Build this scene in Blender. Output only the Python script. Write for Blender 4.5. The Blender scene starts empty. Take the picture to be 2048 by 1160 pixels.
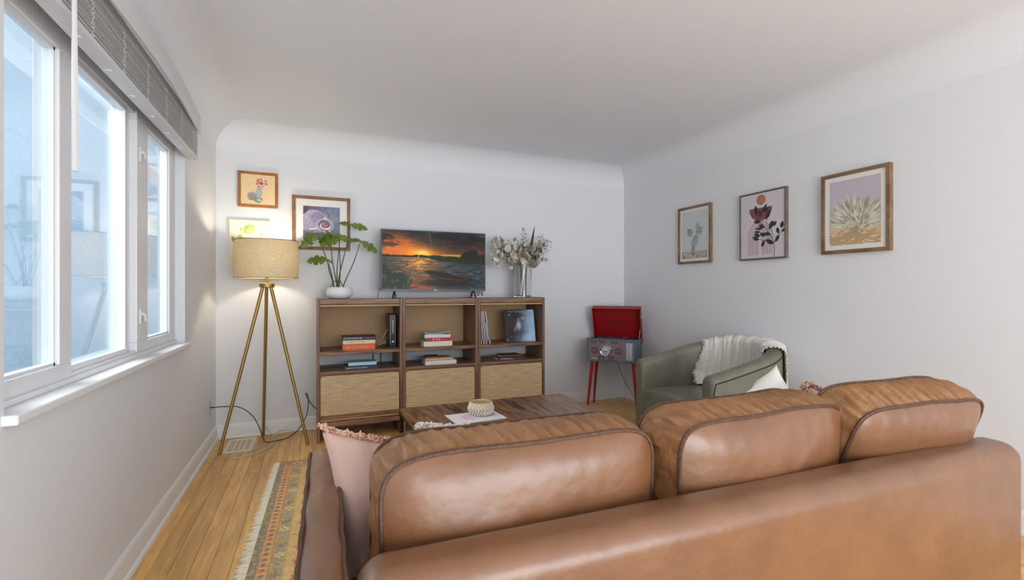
import bpy, bmesh, math, random
import numpy as np
from mathutils import Vector, Matrix

PI = math.pi
R = math.radians
random.seed(7)
scene = bpy.context.scene
COL = scene.collection

# ------------------------------------------------------------------ camera
YAW = math.atan2(396, 948)
cam_d = bpy.data.cameras.new('camera')
cam_d.sensor_fit = 'HORIZONTAL'
cam_d.sensor_width = 36.0
cam_d.lens = 948.0 / 2048.0 * 36.0
cam_d.clip_start = 0.02
cam = bpy.data.objects.new('camera', cam_d)
cam.location = (0, 0, 1.25)
cam.rotation_euler = (PI / 2, 0, -YAW)
COL.objects.link(cam)
scene.camera = cam

# ------------------------------------------------------------------ world, daylight, exposure
world = bpy.data.worlds.new('world')
scene.world = world
world.use_nodes = True
wb = world.node_tree.nodes['Background']
wb.inputs['Color'].default_value = (0.66, 0.83, 1.0, 1)
wb.inputs['Strength'].default_value = 1.5

def area(name, loc, rot, sx, sy, power, col):
    l = bpy.data.lights.new(name, 'AREA')
    l.shape = 'RECTANGLE'
    l.size, l.size_y = sx, sy
    l.energy = power
    l.color = col
    o = bpy.data.objects.new(name, l)
    o.location = loc
    o.rotation_euler = rot
    COL.objects.link(o)
    return o
# unseen fill light added in the opening behind the camera
area('rear_fill', (1.3, -2.62, 1.1), (R(108), 0, 0), 3.2, 1.9, 130, (0.97, 0.985, 1.0))
# open sky above the house next door, slanting in through the side window
area('sky_daylight', (-2.0, 2.6, 3.15), (0, R(-46), 0), 1.6, 2.6, 165, (0.96, 0.98, 1.0))
vs = scene.view_settings
vs.view_transform = 'Standard'
vs.look = 'None'
vs.exposure = 0.20
vs.gamma = 1.0
vs.use_curve_mapping = False
try:
    scene.cycles.use_denoising = True
    scene.cycles.max_bounces = 8
    scene.cycles.diffuse_bounces = 4
    scene.cycles.use_adaptive_sampling = True
    scene.cycles.adaptive_threshold = 0.08
    scene.cycles.transparent_max_bounces = 16
except Exception:
    pass

# ------------------------------------------------------------------ helpers
def lin(c):
    if isinstance(c, str):
        c = [int(c[i:i + 2], 16) for i in (0, 2, 4)]
    out = []
    for v in c[:3]:
        v = v / 255.0
        out.append(v / 12.92 if v <= 0.04045 else ((v + 0.055) / 1.055) ** 2.4)
    return (out[0], out[1], out[2], 1.0)

MATS = {}
def mat(name, col, rough=0.5, metal=0.0, col2=None, nscale=5.0, stretch=(1, 1, 1), detail=4.0,
        ramp=(0.35, 0.7), bump=0.0, bscale=60.0, bstretch=None, spec=0.5, rand=0.0, sheen=0.0,
        coat=0.0, rvar=0.0, distort=0.0, bump2=0.0, b2scale=8.0):
    m = bpy.data.materials.new(name)
    m.use_nodes = True
    nt = m.node_tree
    N, L = nt.nodes, nt.links
    b = N['Principled BSDF']
    b.inputs['Roughness'].default_value = rough
    b.inputs['Metallic'].default_value = metal
    b.inputs['Specular IOR Level'].default_value = spec
    b.inputs['Base Color'].default_value = lin(col)
    if sheen:
        b.inputs['Sheen Weight'].default_value = sheen
        b.inputs['Sheen Roughness'].default_value = 0.4
    if coat:
        b.inputs['Coat Weight'].default_value = coat
        b.inputs['Coat Roughness'].default_value = 0.28
    tc = N.new('ShaderNodeTexCoord')
    vec = tc.outputs['Object']
    oi = None
    if rand:
        oi = N.new('ShaderNodeObjectInfo')
        sc = N.new('ShaderNodeVectorMath'); sc.operation = 'SCALE'
        sc.inputs[0].default_value = (37.0, 19.0, 11.0)
        L.new(oi.outputs['Random'], sc.inputs['Scale'])
        ad = N.new('ShaderNodeVectorMath'); ad.operation = 'ADD'
        L.new(vec, ad.inputs[0]); L.new(sc.outputs[0], ad.inputs[1])
        vec = ad.outputs[0]
    if col2 is not None:
        mp = N.new('ShaderNodeMapping')
        mp.inputs['Scale'].default_value = stretch
        L.new(vec, mp.inputs['Vector'])
        nz = N.new('ShaderNodeTexNoise')
        nz.inputs['Scale'].default_value = nscale
        nz.inputs['Detail'].default_value = detail
        nz.inputs['Distortion'].default_value = distort
        L.new(mp.outputs[0], nz.inputs['Vector'])
        rp = N.new('ShaderNodeValToRGB')
        rp.color_ramp.elements[0].position = ramp[0]
        rp.color_ramp.elements[1].position = ramp[1]
        rp.color_ramp.elements[0].color = lin(col)
        rp.color_ramp.elements[1].color = lin(col2)
        L.new(nz.outputs['Fac'], rp.inputs['Fac'])
        out = rp.outputs['Color']
        if rand:
            hs = N.new('ShaderNodeHueSaturation')
            mr = N.new('ShaderNodeMapRange')
            mr.inputs['To Min'].default_value = 1.0 - rand
            mr.inputs['To Max'].default_value = 1.0 + rand
            L.new(oi.outputs['Random'], mr.inputs['Value'])
            L.new(mr.outputs[0], hs.inputs['Value'])
            L.new(out, hs.inputs['Color'])
            out = hs.outputs['Color']
        L.new(out, b.inputs['Base Color'])
        if rvar:
            mr2 = N.new('ShaderNodeMapRange')
            mr2.inputs['To Min'].default_value = rough - rvar
            mr2.inputs['To Max'].default_value = rough + rvar
            L.new(nz.outputs['Fac'], mr2.inputs['Value'])
            L.new(mr2.outputs[0], b.inputs['Roughness'])
    nrm = None
    if bump:
        mp2 = N.new('ShaderNodeMapping')
        mp2.inputs['Scale'].default_value = bstretch or (1, 1, 1)
        L.new(vec, mp2.inputs['Vector'])
        n2 = N.new('ShaderNodeTexNoise')
        n2.inputs['Scale'].default_value = bscale
        n2.inputs['Detail'].default_value = 3.0
        L.new(mp2.outputs[0], n2.inputs['Vector'])
        bp = N.new('ShaderNodeBump')
        bp.inputs['Strength'].default_value = bump
        bp.inputs['Distance'].default_value = 0.01
        L.new(n2.outputs['Fac'], bp.inputs['Height'])
        nrm = bp.outputs[0]
    if bump2:
        n3 = N.new('ShaderNodeTexNoise')
        n3.inputs['Scale'].default_value = b2scale
        n3.inputs['Detail'].default_value = 2.0
        L.new(vec, n3.inputs['Vector'])
        bp3 = N.new('ShaderNodeBump')
        bp3.inputs['Strength'].default_value = bump2
        bp3.inputs['Distance'].default_value = 0.05
        L.new(n3.outputs['Fac'], bp3.inputs['Height'])
        if nrm is not None:
            L.new(nrm, bp3.inputs['Normal'])
        nrm = bp3.outputs[0]
    if nrm is not None:
        L.new(nrm, b.inputs['Normal'])
    MATS[name] = m
    return m

class MB:
    """collects geometry for one mesh"""
    def __init__(s):
        s.v, s.f, s.m = [], [], []
    def add(s, vs, fs, mi=0):
        o = len(s.v)
        s.v += [tuple(p) for p in vs]
        s.f += [tuple(i + o for i in f) for f in fs]
        s.m += [mi] * len(fs)
        return s
    def box(s, x0, x1, y0, y1, z0, z1, mi=0):
        vs = [(x0, y0, z0), (x1, y0, z0), (x1, y1, z0), (x0, y1, z0), (x0, y0, z1), (x1, y0, z1), (x1, y1, z1), (x0, y1, z1)]
        return s.add(vs, [(0, 3, 2, 1), (4, 5, 6, 7), (0, 1, 5, 4), (1, 2, 6, 5), (2, 3, 7, 6), (3, 0, 4, 7)], mi)
    def quad(s, a, b, c, d, mi=0):
        return s.add([a, b, c, d], [(0, 1, 2, 3)], mi)
    def tube(s, pts, r, seg=8, mi=0, caps=True, r1=None, closed=False, flat=None):
        pts = [Vector(p) for p in pts]
        n = len(pts)
        rings = []
        up = Vector((0, 0, 1))
        prev = None
        for i, p in enumerate(pts):
            if closed:
                t = pts[(i + 1) % n] - pts[i - 1]
            else:
                t = pts[min(i + 1, n - 1)] - pts[max(i - 1, 0)]
            if t.length < 1e-9:
                t = Vector((0, 0, 1))
            t.normalize()
            if prev is None:
                a = up.cross(t)
                if a.length < 1e-3:
                    a = Vector((1, 0, 0)).cross(t)
                a.normalize()
            else:
                a = prev - t * prev.dot(t)
                if a.length < 1e-6:
                    a = up.cross(t)
                a.normalize()
            prev = a
            b = t.cross(a)
            rr = r if r1 is None else r + (r1 - r) * i / (n - 1)
            if callable(r):
                rr = r(i / (n - 1))
            rings.append([p + (a * math.cos(2 * PI * k / seg) + b * math.sin(2 * PI * k / seg)) * rr for k in range(seg)])
        vs = [q for rg in rings for q in rg]
        fs = []
        m = n if closed else n - 1
        for i in range(m):
            j = (i + 1) % n
            for k in range(seg):
                k2 = (k + 1) % seg
                fs.append((i * seg + k, i * seg + k2, j * seg + k2, j * seg + k))
        if caps and not closed:
            fs.append(tuple(range(seg - 1, -1, -1)))
            fs.append(tuple((n - 1) * seg + k for k in range(seg)))
        return s.add(vs, fs, mi)
    def lathe(s, prof, seg=32, c=(0, 0, 0), mi=0):
        vs, fs = [], []
        n = len(prof)
        for r, z in prof:
            for k in range(seg):
                a = 2 * PI * k / seg
                vs.append((c[0] + r * math.cos(a), c[1] + r * math.sin(a), c[2] + z))
        for i in range(n - 1):
            for k in range(seg):
                k2 = (k + 1) % seg
                fs.append((i * seg + k, i * seg + k2, (i + 1) * seg + k2, (i + 1) * seg + k))
        return s.add(vs, fs, mi)
    def prism(s, poly, axis, a0, a1, mi=0):
        """extrude a 2D polygon (counter-clockwise) along an axis"""
        def P(u, v, w):
            return {'x': (w, u, v), 'y': (u, w, v), 'z': (u, v, w)}[axis]
        n = len(poly)
        vs = [P(u, v, a0) for u, v in poly] + [P(u, v, a1) for u, v in poly]
        fs = [tuple(range(n - 1, -1, -1)), tuple(range(n, 2 * n))]
        fs += [(i, (i + 1) % n, n + (i + 1) % n, n + i) for i in range(n)]
        return s.add(vs, fs, mi)
    def grid(s, pts, mi=0, closed_u=False):
        """pts[i][j] grid"""
        h, w = len(pts), len(pts[0])
        vs = [p for row in pts for p in row]
        fs = []
        for i in range(h - 1):
            for j in range(w if closed_u else w - 1):
                j2 = (j + 1) % w
                fs.append((i * w + j, i * w + j2, (i + 1) * w + j2, (i + 1) * w + j))
        return s.add(vs, fs, mi)

def obj(name, mb, mats, parent=None, smooth=False, bevel=0.0, bseg=2, weld=False, loc=None, rot=None, norm=True):
    me = bpy.data.meshes.new(name)
    me.from_pydata(mb.v, [], mb.f)
    if not isinstance(mats, (list, tuple)):
        mats = [mats]
    for m in mats:
        me.materials.append(MATS[m] if isinstance(m, str) else m)
    if len(mats) > 1:
        me.polygons.foreach_set('material_index', mb.m)
    bm = bmesh.new()
    bm.from_mesh(me)
    if weld:
        bmesh.ops.remove_doubles(bm, verts=bm.verts, dist=1e-5)
    if norm:
        bmesh.ops.recalc_face_normals(bm, faces=bm.faces)
    if bevel:
        es = [e for e in bm.edges if len(e.link_faces) == 2 and e.calc_face_angle(0) > 0.5]
        bmesh.ops.bevel(bm, geom=es, offset=bevel, segments=bseg, affect='EDGES', profile=0.5, clamp_overlap=True)
    if smooth:
        for f in bm.faces:
            f.smooth = True
        lim = smooth if isinstance(smooth, float) else 0.9
        for e in bm.edges:
            if len(e.link_faces) == 2 and e.calc_face_angle(0) > lim:
                e.smooth = False
    bm.to_mesh(me)
    bm.free()
    o = bpy.data.objects.new(name, me)
    COL.objects.link(o)
    if parent is not None:
        o.parent = parent
    if loc is not None:
        o.location = loc
    if rot is not None:
        o.rotation_euler = rot
    return o

def inst(src, name, parent=None, loc=(0, 0, 0), rot=(0, 0, 0), scale=(1, 1, 1)):
    o = bpy.data.objects.new(name, src.data)
    COL.objects.link(o)
    o.parent = parent
    o.location = loc
    o.rotation_euler = rot
    o.scale = scale
    return o

def tag(o, label=None, cat=None, group=None, kind=None):
    if label: o['label'] = label
    if cat: o['category'] = cat
    if group: o['group'] = group
    if kind: o['kind'] = kind
    return o

def thing(name, label, cat, loc=(0, 0, 0), rz=0.0, group=None, rot=None):
    o = bpy.data.objects.new(name, None)
    o.empty_display_size = 0.05
    COL.objects.link(o)
    o.location = loc
    o.rotation_euler = rot or (0, 0, rz)
    return tag(o, label, cat, group)

def struct(name, loc=None):
    o = bpy.data.objects.new(name, None)
    o.empty_display_size = 0.05
    COL.objects.link(o)
    if loc: o.location = loc
    o['kind'] = 'structure'
    return o

def text(s, size, m, parent, loc, rot=(R(90), 0, 0), name='lettering', align='CENTER', xs=1.0, extrude=0.0):
    cu = bpy.data.curves.new('t', 'FONT')
    cu.body = s
    cu.size = size
    cu.align_x = align
    cu.align_y = 'CENTER'
    cu.extrude = extrude
    cu.resolution_u = 2
    o = bpy.data.objects.new('t', cu)
    COL.objects.link(o)
    dg = bpy.context.evaluated_depsgraph_get()
    me = bpy.data.meshes.new_from_object(o.evaluated_get(dg))
    bpy.data.objects.remove(o)
    bpy.data.curves.remove(cu)
    me.name = name
    me.materials.clear()
    me.materials.append(MATS[m])
    t = bpy.data.objects.new(name, me)
    COL.objects.link(t)
    t.parent = parent
    t.location = loc
    t.rotation_euler = rot
    t.scale = (xs, 1, 1)
    return t

# ---- numpy noise and painting (flat prints, the screen, the rug pattern)
def vnoise(x, y, seed):
    rs = np.random.RandomState(seed)
    G = rs.rand(64, 64)
    xi = np.floor(x).astype(int); yi = np.floor(y).astype(int)
    fx = x - xi; fy = y - yi
    fx = fx * fx * (3 - 2 * fx); fy = fy * fy * (3 - 2 * fy)
    g = lambda a, b: G[a % 64, b % 64]
    return (g(xi, yi) * (1 - fx) + g(xi + 1, yi) * fx) * (1 - fy) + (g(xi, yi + 1) * (1 - fx) + g(xi + 1, yi + 1) * fx) * fy

def fbm(x, y, seed, oct=4):
    s = 0; a = 0.5; t = 0
    for i in range(oct):
        s = s + a * vnoise(x * 2 ** i, y * 2 ** i, seed + i); t += a; a *= 0.5
    return s / t

def sstep(a, b, x):
    t = np.clip((x - a) / (b - a), 0, 1)
    return t * t * (3 - 2 * t)

class Canvas:
    """x to the right in 0..ar, y up in 0..1; colours are sRGB 0..255"""
    def __init__(s, ar, ny, bg):
        s.ar = ar; s.ny = ny; s.nx = max(2, int(round(ny * ar)))
        s.X, s.Y = np.meshgrid(np.linspace(0, ar, s.nx), np.linspace(0, 1, s.ny))
        s.c = np.zeros((s.ny, s.nx, 3)) + np.array(bg, float)
        s.px = 1.0 / ny
    def blend(s, mask, col, a=1.0):
        mk = np.clip(mask * a, 0, 1)[..., None]
        s.c = s.c * (1 - mk) + np.array(col, float) * mk
    def ell(s, cx, cy, rx, ry, col, a=1.0, rot=0.0, soft=None):
        c, n = math.cos(rot), math.sin(rot)
        dx, dy = s.X - cx, s.Y - cy
        u = (dx * c + dy * n) / rx; v = (-dx * n + dy * c) / ry
        d = np.sqrt(u * u + v * v)
        w = (soft if soft else s.px) / min(rx, ry)
        s.blend(1 - sstep(1 - w, 1 + w, d), col, a)
    def poly(s, pts, col, a=1.0):
        ins = np.zeros(s.X.shape, bool)
        n = len(pts)
        for i in range(n):
            x0, y0 = pts[i]; x1, y1 = pts[(i + 1) % n]
            if y0 == y1: continue
            cond = (s.Y > min(y0, y1)) & (s.Y <= max(y0, y1)) & (s.X < (x1 - x0) * (s.Y - y0) / (y1 - y0) + x0)
            ins ^= cond
        s.blend(ins.astype(float), col, a)
    def line(s, pts, w, col, a=1.0):
        d = np.full(s.X.shape, 9.0)
        for (x0, y0), (x1, y1) in zip(pts[:-1], pts[1:]):
            vx, vy = x1 - x0, y1 - y0
            t = np.clip(((s.X - x0) * vx + (s.Y - y0) * vy) / (vx * vx + vy * vy + 1e-12), 0, 1)
            d = np.minimum(d, np.hypot(s.X - x0 - t * vx, s.Y - y0 - t * vy))
        s.blend(1 - sstep(w / 2 - s.px * 0.5, w / 2 + s.px * 0.7, d), col, a)
    def leaf(s, x0, y0, x1, y1, w, col, a=1.0):
        L = math.hypot(x1 - x0, y1 - y0)
        ux, uy = (x1 - x0) / L, (y1 - y0) / L
        t = ((s.X - x0) * ux + (s.Y - y0) * uy) / L
        q = np.abs(-(s.X - x0) * uy + (s.Y - y0) * ux)
        hw = w * 0.5 * np.sin(PI * np.clip(t, 0, 1)) ** 0.8
        ok = (t > 0) & (t < 1)
        s.blend(ok * (1 - sstep(hw - s.px * .5, hw + s.px * .5, q)), col, a)
    def noise(s, amt, sc, seed, oct=4):
        n = fbm(s.X * sc, s.Y * sc, seed, oct) - 0.5
        s.c = np.clip(s.c + n[..., None] * amt, 0, 255)

def paint_mat(name, rough=0.6, emit=0.0):
    m = bpy.data.materials.new(name)
    m.use_nodes = True
    N, L = m.node_tree.nodes, m.node_tree.links
    b = N['Principled BSDF']
    a = N.new('ShaderNodeAttribute'); a.attribute_name = 'paint'
    b.inputs['Roughness'].default_value = rough
    if emit:
        b.inputs['Specular IOR Level'].default_value = 0.12
        b.inputs['Base Color'].default_value = (0.01, 0.01, 0.01, 1)
        L.new(a.outputs['Color'], b.inputs['Emission Color'])
        b.inputs['Emission Strength'].default_value = emit
    else:
        L.new(a.outputs['Color'], b.inputs['Base Color'])
    MATS[name] = m
paint_mat('printed_paper', 0.65)
paint_mat('printed_gloss', 0.5)
paint_mat('lit_screen', 0.25, 1.0)
paint_mat('woven_rug', 0.95)

def set_paint(me, rgb):
    """rgb: (nverts,3) sRGB 0..255"""
    c = np.clip(rgb, 0, 255) / 255.0
    c = np.where(c <= 0.04045, c / 12.92, ((c + 0.055) / 1.055) ** 2.4)
    at = me.color_attributes.new('paint', 'FLOAT_COLOR', 'POINT')
    buf = np.ones((len(me.vertices), 4), np.float32)
    buf[:, :3] = c
    at.data.foreach_set('color', buf.ravel())

def painted(name, cv, w, h, m, parent, loc=(0, 0, 0), rot=(0, 0, 0), origin='center'):
    """flat sheet in local XZ facing -Y carrying a painted canvas"""
    nx, ny = cv.nx, cv.ny
    xs = np.linspace(-w / 2, w / 2, nx)
    zs = np.linspace(-h / 2, h / 2, ny) if origin == 'center' else np.linspace(0, h, ny)
    Xg, Zg = np.meshgrid(xs, zs)
    V = np.stack([Xg.ravel(), np.zeros(nx * ny), Zg.ravel()], 1)
    idx = np.arange(nx * ny).reshape(ny, nx)
    Fq = np.stack([idx[:-1, :-1], idx[:-1, 1:], idx[1:, 1:], idx[1:, :-1]], -1).reshape(-1, 4)
    me = bpy.data.meshes.new(name)
    me.from_pydata(V.tolist(), [], Fq.tolist())
    me.materials.append(MATS[m])
    set_paint(me, cv.c.reshape(-1, 3))
    o = bpy.data.objects.new(name, me)
    COL.objects.link(o)
    o.parent = parent
    o.location = loc
    o.rotation_euler = rot
    return o

# ------------------------------------------------------------------ materials
mat('wall_paint', (226, 228, 231), 0.6, bump=0.06, bscale=220, spec=0.3)
mat('ceiling_paint', (228, 231, 236), 0.6, bump=0.10, bscale=160, spec=0.25)
mat('trim_paint', (232, 232, 232), 0.38, bump=0.03, bscale=30)
mat('vinyl', (228, 229, 232), 0.35)
mat('blind_white', (214, 214, 216), 0.45)
mat('oak_floor', (240, 192, 116), 0.32, col2=(204, 150, 82), nscale=3.2, stretch=(9, 0.8, 1), detail=7, ramp=(0.32, 0.72),
    rand=0.13, bump=0.10, bscale=70, bstretch=(9, 0.6, 1), distort=0.6, rvar=0.08)
mat('subfloor', (150, 100, 52), 0.5, col2=(120, 76, 38), nscale=3, stretch=(9, 0.8, 1))
mat('walnut', (158, 116, 84), 0.42, col2=(74, 50, 36), nscale=2.4, stretch=(1.0, 6, 14), detail=7, ramp=(0.36, 0.68), bump=0.08, bscale=40, bstretch=(1, 8, 16), distort=0.7)
mat('walnut_upright', (146, 108, 82), 0.42, col2=(78, 55, 42), nscale=2.4, stretch=(14, 8, 1.0), detail=7, ramp=(0.36, 0.7), bump=0.08, bscale=40, bstretch=(16, 8, 1), distort=0.6)
mat('fibreboard', (206, 170, 130), 0.8, col2=(178, 144, 108), nscale=160, ramp=(0.3, 0.7), bump=0.15, bscale=250)
mat('brass', (164, 134, 82), 0.42, metal=0.85)
mat('frame_wood', (150, 106, 62), 0.5, col2=(112, 74, 42), nscale=8, stretch=(2, 2, 2), detail=6, bump=0.1, bscale=50)
mat('frame_oak', (140, 112, 82), 0.5, col2=(104, 78, 54), nscale=8, stretch=(1, 3, 2), detail=6, bump=0.1, bscale=50)
mat('frame_honey', (172, 112, 50), 0.45, col2=(140, 84, 32), nscale=8, detail=5)
mat('frame_taupe', (112, 100, 92), 0.5, col2=(92, 80, 74), nscale=10, detail=5)
mat('mat_board', (236, 234, 230), 0.8)
mat('leather', (124, 83, 53), 0.36, col2=(103, 67, 42), nscale=4.5, detail=5, ramp=(0.3, 0.75), bump=0.10, bscale=420, bump2=0.10, b2scale=14, rvar=0.06, spec=0.6, coat=0.3)
mat('leather_pleated_lit', (164, 118, 76), 0.38, col2=(122, 82, 52), nscale=6, detail=5, ramp=(0.3, 0.75), bump=0.10, bscale=420, bump2=0.22, b2scale=22, rvar=0.06)  # paler than the other sofa leather: light from above put into the colour
mat('leather_welt', (92, 60, 41), 0.5, col2=(66, 43, 30), nscale=90, stretch=(1, 1, 1), bump=0.3, bscale=260)
mat('gap_shade_black', (14, 13, 14), 0.95)
mat('pink_linen', (208, 178, 165), 0.9, col2=(194, 160, 148), nscale=6, bump=0.12, bscale=500, sheen=0.2)
mat('pink_fringe', (226, 186, 162), 0.95, col2=(204, 154, 130), nscale=40)
mat('white_fluff', (240, 232, 222), 0.95, bump=0.6, bscale=160, sheen=0.3)
mat('white_cotton', (236, 232, 228), 0.9, bump=0.15, bscale=300, sheen=0.2)
mat('rose_stripe', (224, 178, 166), 0.9)
mat('olive_leather', (132, 130, 113), 0.36, col2=(102, 102, 87), nscale=7, detail=6, ramp=(0.25, 0.75), bump=0.10, bscale=300, rvar=0.08)
mat('olive_welt', (44, 46, 36), 0.5)
mat('knit_cream', (240, 237, 229), 0.95, col2=(222, 218, 208), nscale=70, bump=0.5, bscale=220, sheen=0.3)
mat('red_lacquer', (176, 24, 42), 0.3)
mat('red_vinyl', (150, 14, 20), 0.45, bump=0.1, bscale=400)
mat('blue_vinyl', (86, 106, 130), 0.45, bump=0.12, bscale=400)
mat('grille_cloth', (132, 116, 122), 0.6, bump=0.1, bscale=400)
mat('grille_dark', (104, 78, 72), 0.7)
mat('chrome', (225, 228, 232), 0.12, metal=1.0)
mat('silver_plate', (196, 204, 222), 0.35, metal=0.6)
mat('black_plastic', (28, 28, 32), 0.4)
mat('charcoal_plastic', (70, 70, 74), 0.35, metal=0.4)
mat('grey_print', (190, 196, 204), 0.5)
mat('white_print', (240, 240, 240), 0.6)
mat('dark_print', (40, 34, 34), 0.6)
mat('magenta_print', (190, 70, 140), 0.6)
mat('yellow_print', (226, 214, 60), 0.6)
mat('paper_edge', (226, 220, 204), 0.85, col2=(200, 192, 174), nscale=40, stretch=(1, 1, 14))
mat('ceramic_white', (232, 232, 236), 0.35)
mat('ceramic_cream', (238, 230, 214), 0.4)
mat('ceramic_tan', (214, 188, 146), 0.6)
mat('leaf_green', (130, 148, 56), 0.4, col2=(80, 106, 46), nscale=14, ramp=(0.3, 0.7))
mat('stem_green', (62, 74, 40), 0.5, col2=(84, 92, 52), nscale=30)
mat('root_brown', (118, 98, 72), 0.7)
mat('soil', (62, 48, 38), 0.95, bump=0.6, bscale=90)
mat('dry_leaf', (216, 212, 200), 0.75, col2=(172, 164, 146), nscale=30, rand=0.18)
mat('dry_leaf_brown', (150, 136, 116), 0.8, col2=(112, 98, 80), nscale=30, rand=0.2)
mat('dry_dark', (66, 60, 54), 0.8)
mat('dry_stem', (120, 104, 92), 0.8, col2=(86, 74, 70), nscale=40)
mat('table_wood', (156, 112, 72), 0.30, col2=(62, 44, 33), nscale=2.6, stretch=(11, 1.4, 1), detail=8, ramp=(0.36, 0.66), bump=0.08, bscale=40, bstretch=(10, 1, 1), distort=0.9, rvar=0.08)
mat('black_metal', (40, 38, 38), 0.45, metal=0.6)
mat('vent_beige', (240, 228, 204), 0.5)
mat('vent_dark', (110, 98, 82), 0.8)
mat('cable_black', (26, 26, 26), 0.5)
mat('cable_white', (206, 196, 170), 0.5)
mat('plate_grey', (190, 190, 192), 0.4)
mat('latch_white', (220, 220, 222), 0.35)
mat('stucco_pale', (226, 238, 246), 0.85, col2=(206, 224, 236), nscale=14, detail=6, bump=0.5, bscale=30)
mat('ground_grey', (186, 190, 192), 0.9, col2=(168, 172, 170), nscale=2)
mat('rug_fringe', (244, 234, 206), 0.95, rand=0.0)
mat('rug_back', (190, 160, 110), 0.95)

def special_materials():
    # window and picture glass: a clear pane with mirror reflections that grow at grazing angles
    for name, ior, tint in (('window_glass', 0.22, (0.93, 0.96, 0.97, 1)), ('picture_glass', 0.03, (1, 1, 1, 1))):
        m = bpy.data.materials.new(name); m.use_nodes = True
        N, L = m.node_tree.nodes, m.node_tree.links
        N.remove(N['Principled BSDF'])
        tr = N.new('ShaderNodeBsdfTransparent'); tr.inputs[0].default_value = tint
        gl = N.new('ShaderNodeBsdfGlossy'); gl.inputs['Roughness'].default_value = 0.0
        lw = N.new('ShaderNodeLayerWeight'); lw.inputs['Blend'].default_value = 0.5
        pw = N.new('ShaderNodeMath'); pw.operation = 'POWER'; pw.inputs[1].default_value = 5.0
        fr = N.new('ShaderNodeMath'); fr.operation = 'MULTIPLY_ADD'
        fr.inputs[1].default_value = 1.0 - ior; fr.inputs[2].default_value = ior
        L.new(lw.outputs['Facing'], pw.inputs[0]); L.new(pw.outputs[0], fr.inputs[0])
        mx = N.new('ShaderNodeMixShader')
        L.new(fr.outputs[0], mx.inputs[0]); L.new(tr.outputs[0], mx.inputs[1]); L.new(gl.outputs[0], mx.inputs[2])
        L.new(mx.outputs[0], N['Material Output'].inputs['Surface'])
        MATS[name] = m
    m = bpy.data.materials.new('vase_glass'); m.use_nodes = True
    b = m.node_tree.nodes['Principled BSDF']
    b.inputs['Transmission Weight'].default_value = 1.0
    b.inputs['Roughness'].default_value = 0.0
    b.inputs['IOR'].default_value = 1.45
    b.inputs['Base Color'].default_value = (0.97, 0.985, 0.98, 1)
    MATS['vase_glass'] = m
    # linen lampshade, lit from inside
    m = bpy.data.materials.new('shade_linen'); m.use_nodes = True
    N, L = m.node_tree.nodes, m.node_tree.links
    N.remove(N['Principled BSDF'])
    tc = N.new('ShaderNodeTexCoord')
    mp = N.new('ShaderNodeMapping'); mp.inputs['Scale'].default_value = (60, 60, 300)
    nz = N.new('ShaderNodeTexNoise'); nz.inputs['Scale'].default_value = 1.0; nz.inputs['Detail'].default_value = 4
    rp = N.new('ShaderNodeValToRGB')
    rp.color_ramp.elements[0].position = 0.3; rp.color_ramp.elements[1].position = 0.7
    rp.color_ramp.elements[0].color = lin((206, 190, 156)); rp.color_ramp.elements[1].color = lin((238, 226, 196))
    L.new(tc.outputs['Object'], mp.inputs[0]); L.new(mp.outputs[0], nz.inputs['Vector']); L.new(nz.outputs['Fac'], rp.inputs[0])
    df = N.new('ShaderNodeBsdfDiffuse'); tl = N.new('ShaderNodeBsdfTranslucent')
    mx = N.new('ShaderNodeMixShader'); mx.inputs[0].default_value = 0.27
    L.new(rp.outputs[0], df.inputs[0]); L.new(rp.outputs[0], tl.inputs[0])
    L.new(df.outputs[0], mx.inputs[1]); L.new(tl.outputs[0], mx.inputs[2])
    L.new(mx.outputs[0], N['Material Output'].inputs['Surface'])
    MATS['shade_linen'] = m
    m = bpy.data.materials.new('bulb_glow'); m.use_nodes = True
    b = m.node_tree.nodes['Principled BSDF']
    b.inputs['Emission Color'].default_value = (1.0, 0.90, 0.74, 1)
    b.inputs['Emission Strength'].default_value = 165.0
    MATS['bulb_glow'] = m
    # woven cane of the cabinet doors
    m = bpy.data.materials.new('cane_weave'); m.use_nodes = True
    N, L = m.node_tree.nodes, m.node_tree.links
    b = N['Principled BSDF']; b.inputs['Roughness'].default_value = 0.7
    tc = N.new('ShaderNodeTexCoord')
    def wave(direction, scale, dist):
        w = N.new('ShaderNodeTexWave'); w.wave_type = 'BANDS'; w.bands_direction = direction
        w.inputs['Scale'].default_value = scale; w.inputs['Distortion'].default_value = dist
        w.inputs['Detail'].default_value = 2
        L.new(tc.outputs['Object'], w.inputs['Vector']); return w
    w1, w2 = wave('Z', 44, 1.2), wave('X', 26, 1.2)
    mul = N.new('ShaderNodeMath'); mul.operation = 'MULTIPLY'
    L.new(w1.outputs['Fac'], mul.inputs[0]); L.new(w2.outputs['Fac'], mul.inputs[1])
    mp = N.new('ShaderNodeMapping'); mp.inputs['Scale'].default_value = (6, 6, 90)
    nz = N.new('ShaderNodeTexNoise'); nz.inputs['Scale'].default_value = 1.5
    L.new(tc.outputs['Object'], mp.inputs[0]); L.new(mp.outputs[0], nz.inputs['Vector'])
    ad = N.new('ShaderNodeMath'); ad.operation = 'ADD'
    L.new(mul.outputs[0], ad.inputs[0]); L.new(nz.outputs['Fac'], ad.inputs[1])
    rp = N.new('ShaderNodeValToRGB')
    rp.color_ramp.elements[0].position = 0.35; rp.color_ramp.elements[1].position = 1.1
    rp.color_ramp.elements[0].color = lin((164, 132, 92)); rp.color_ramp.elements[1].color = lin((240, 214, 172))
    L.new(ad.outputs[0], rp.inputs[0]); L.new(rp.outputs[0], b.inputs['Base Color'])
    bp = N.new('ShaderNodeBump'); bp.inputs['Strength'].default_value = 0.5; bp.inputs['Distance'].default_value = 0.004
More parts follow.
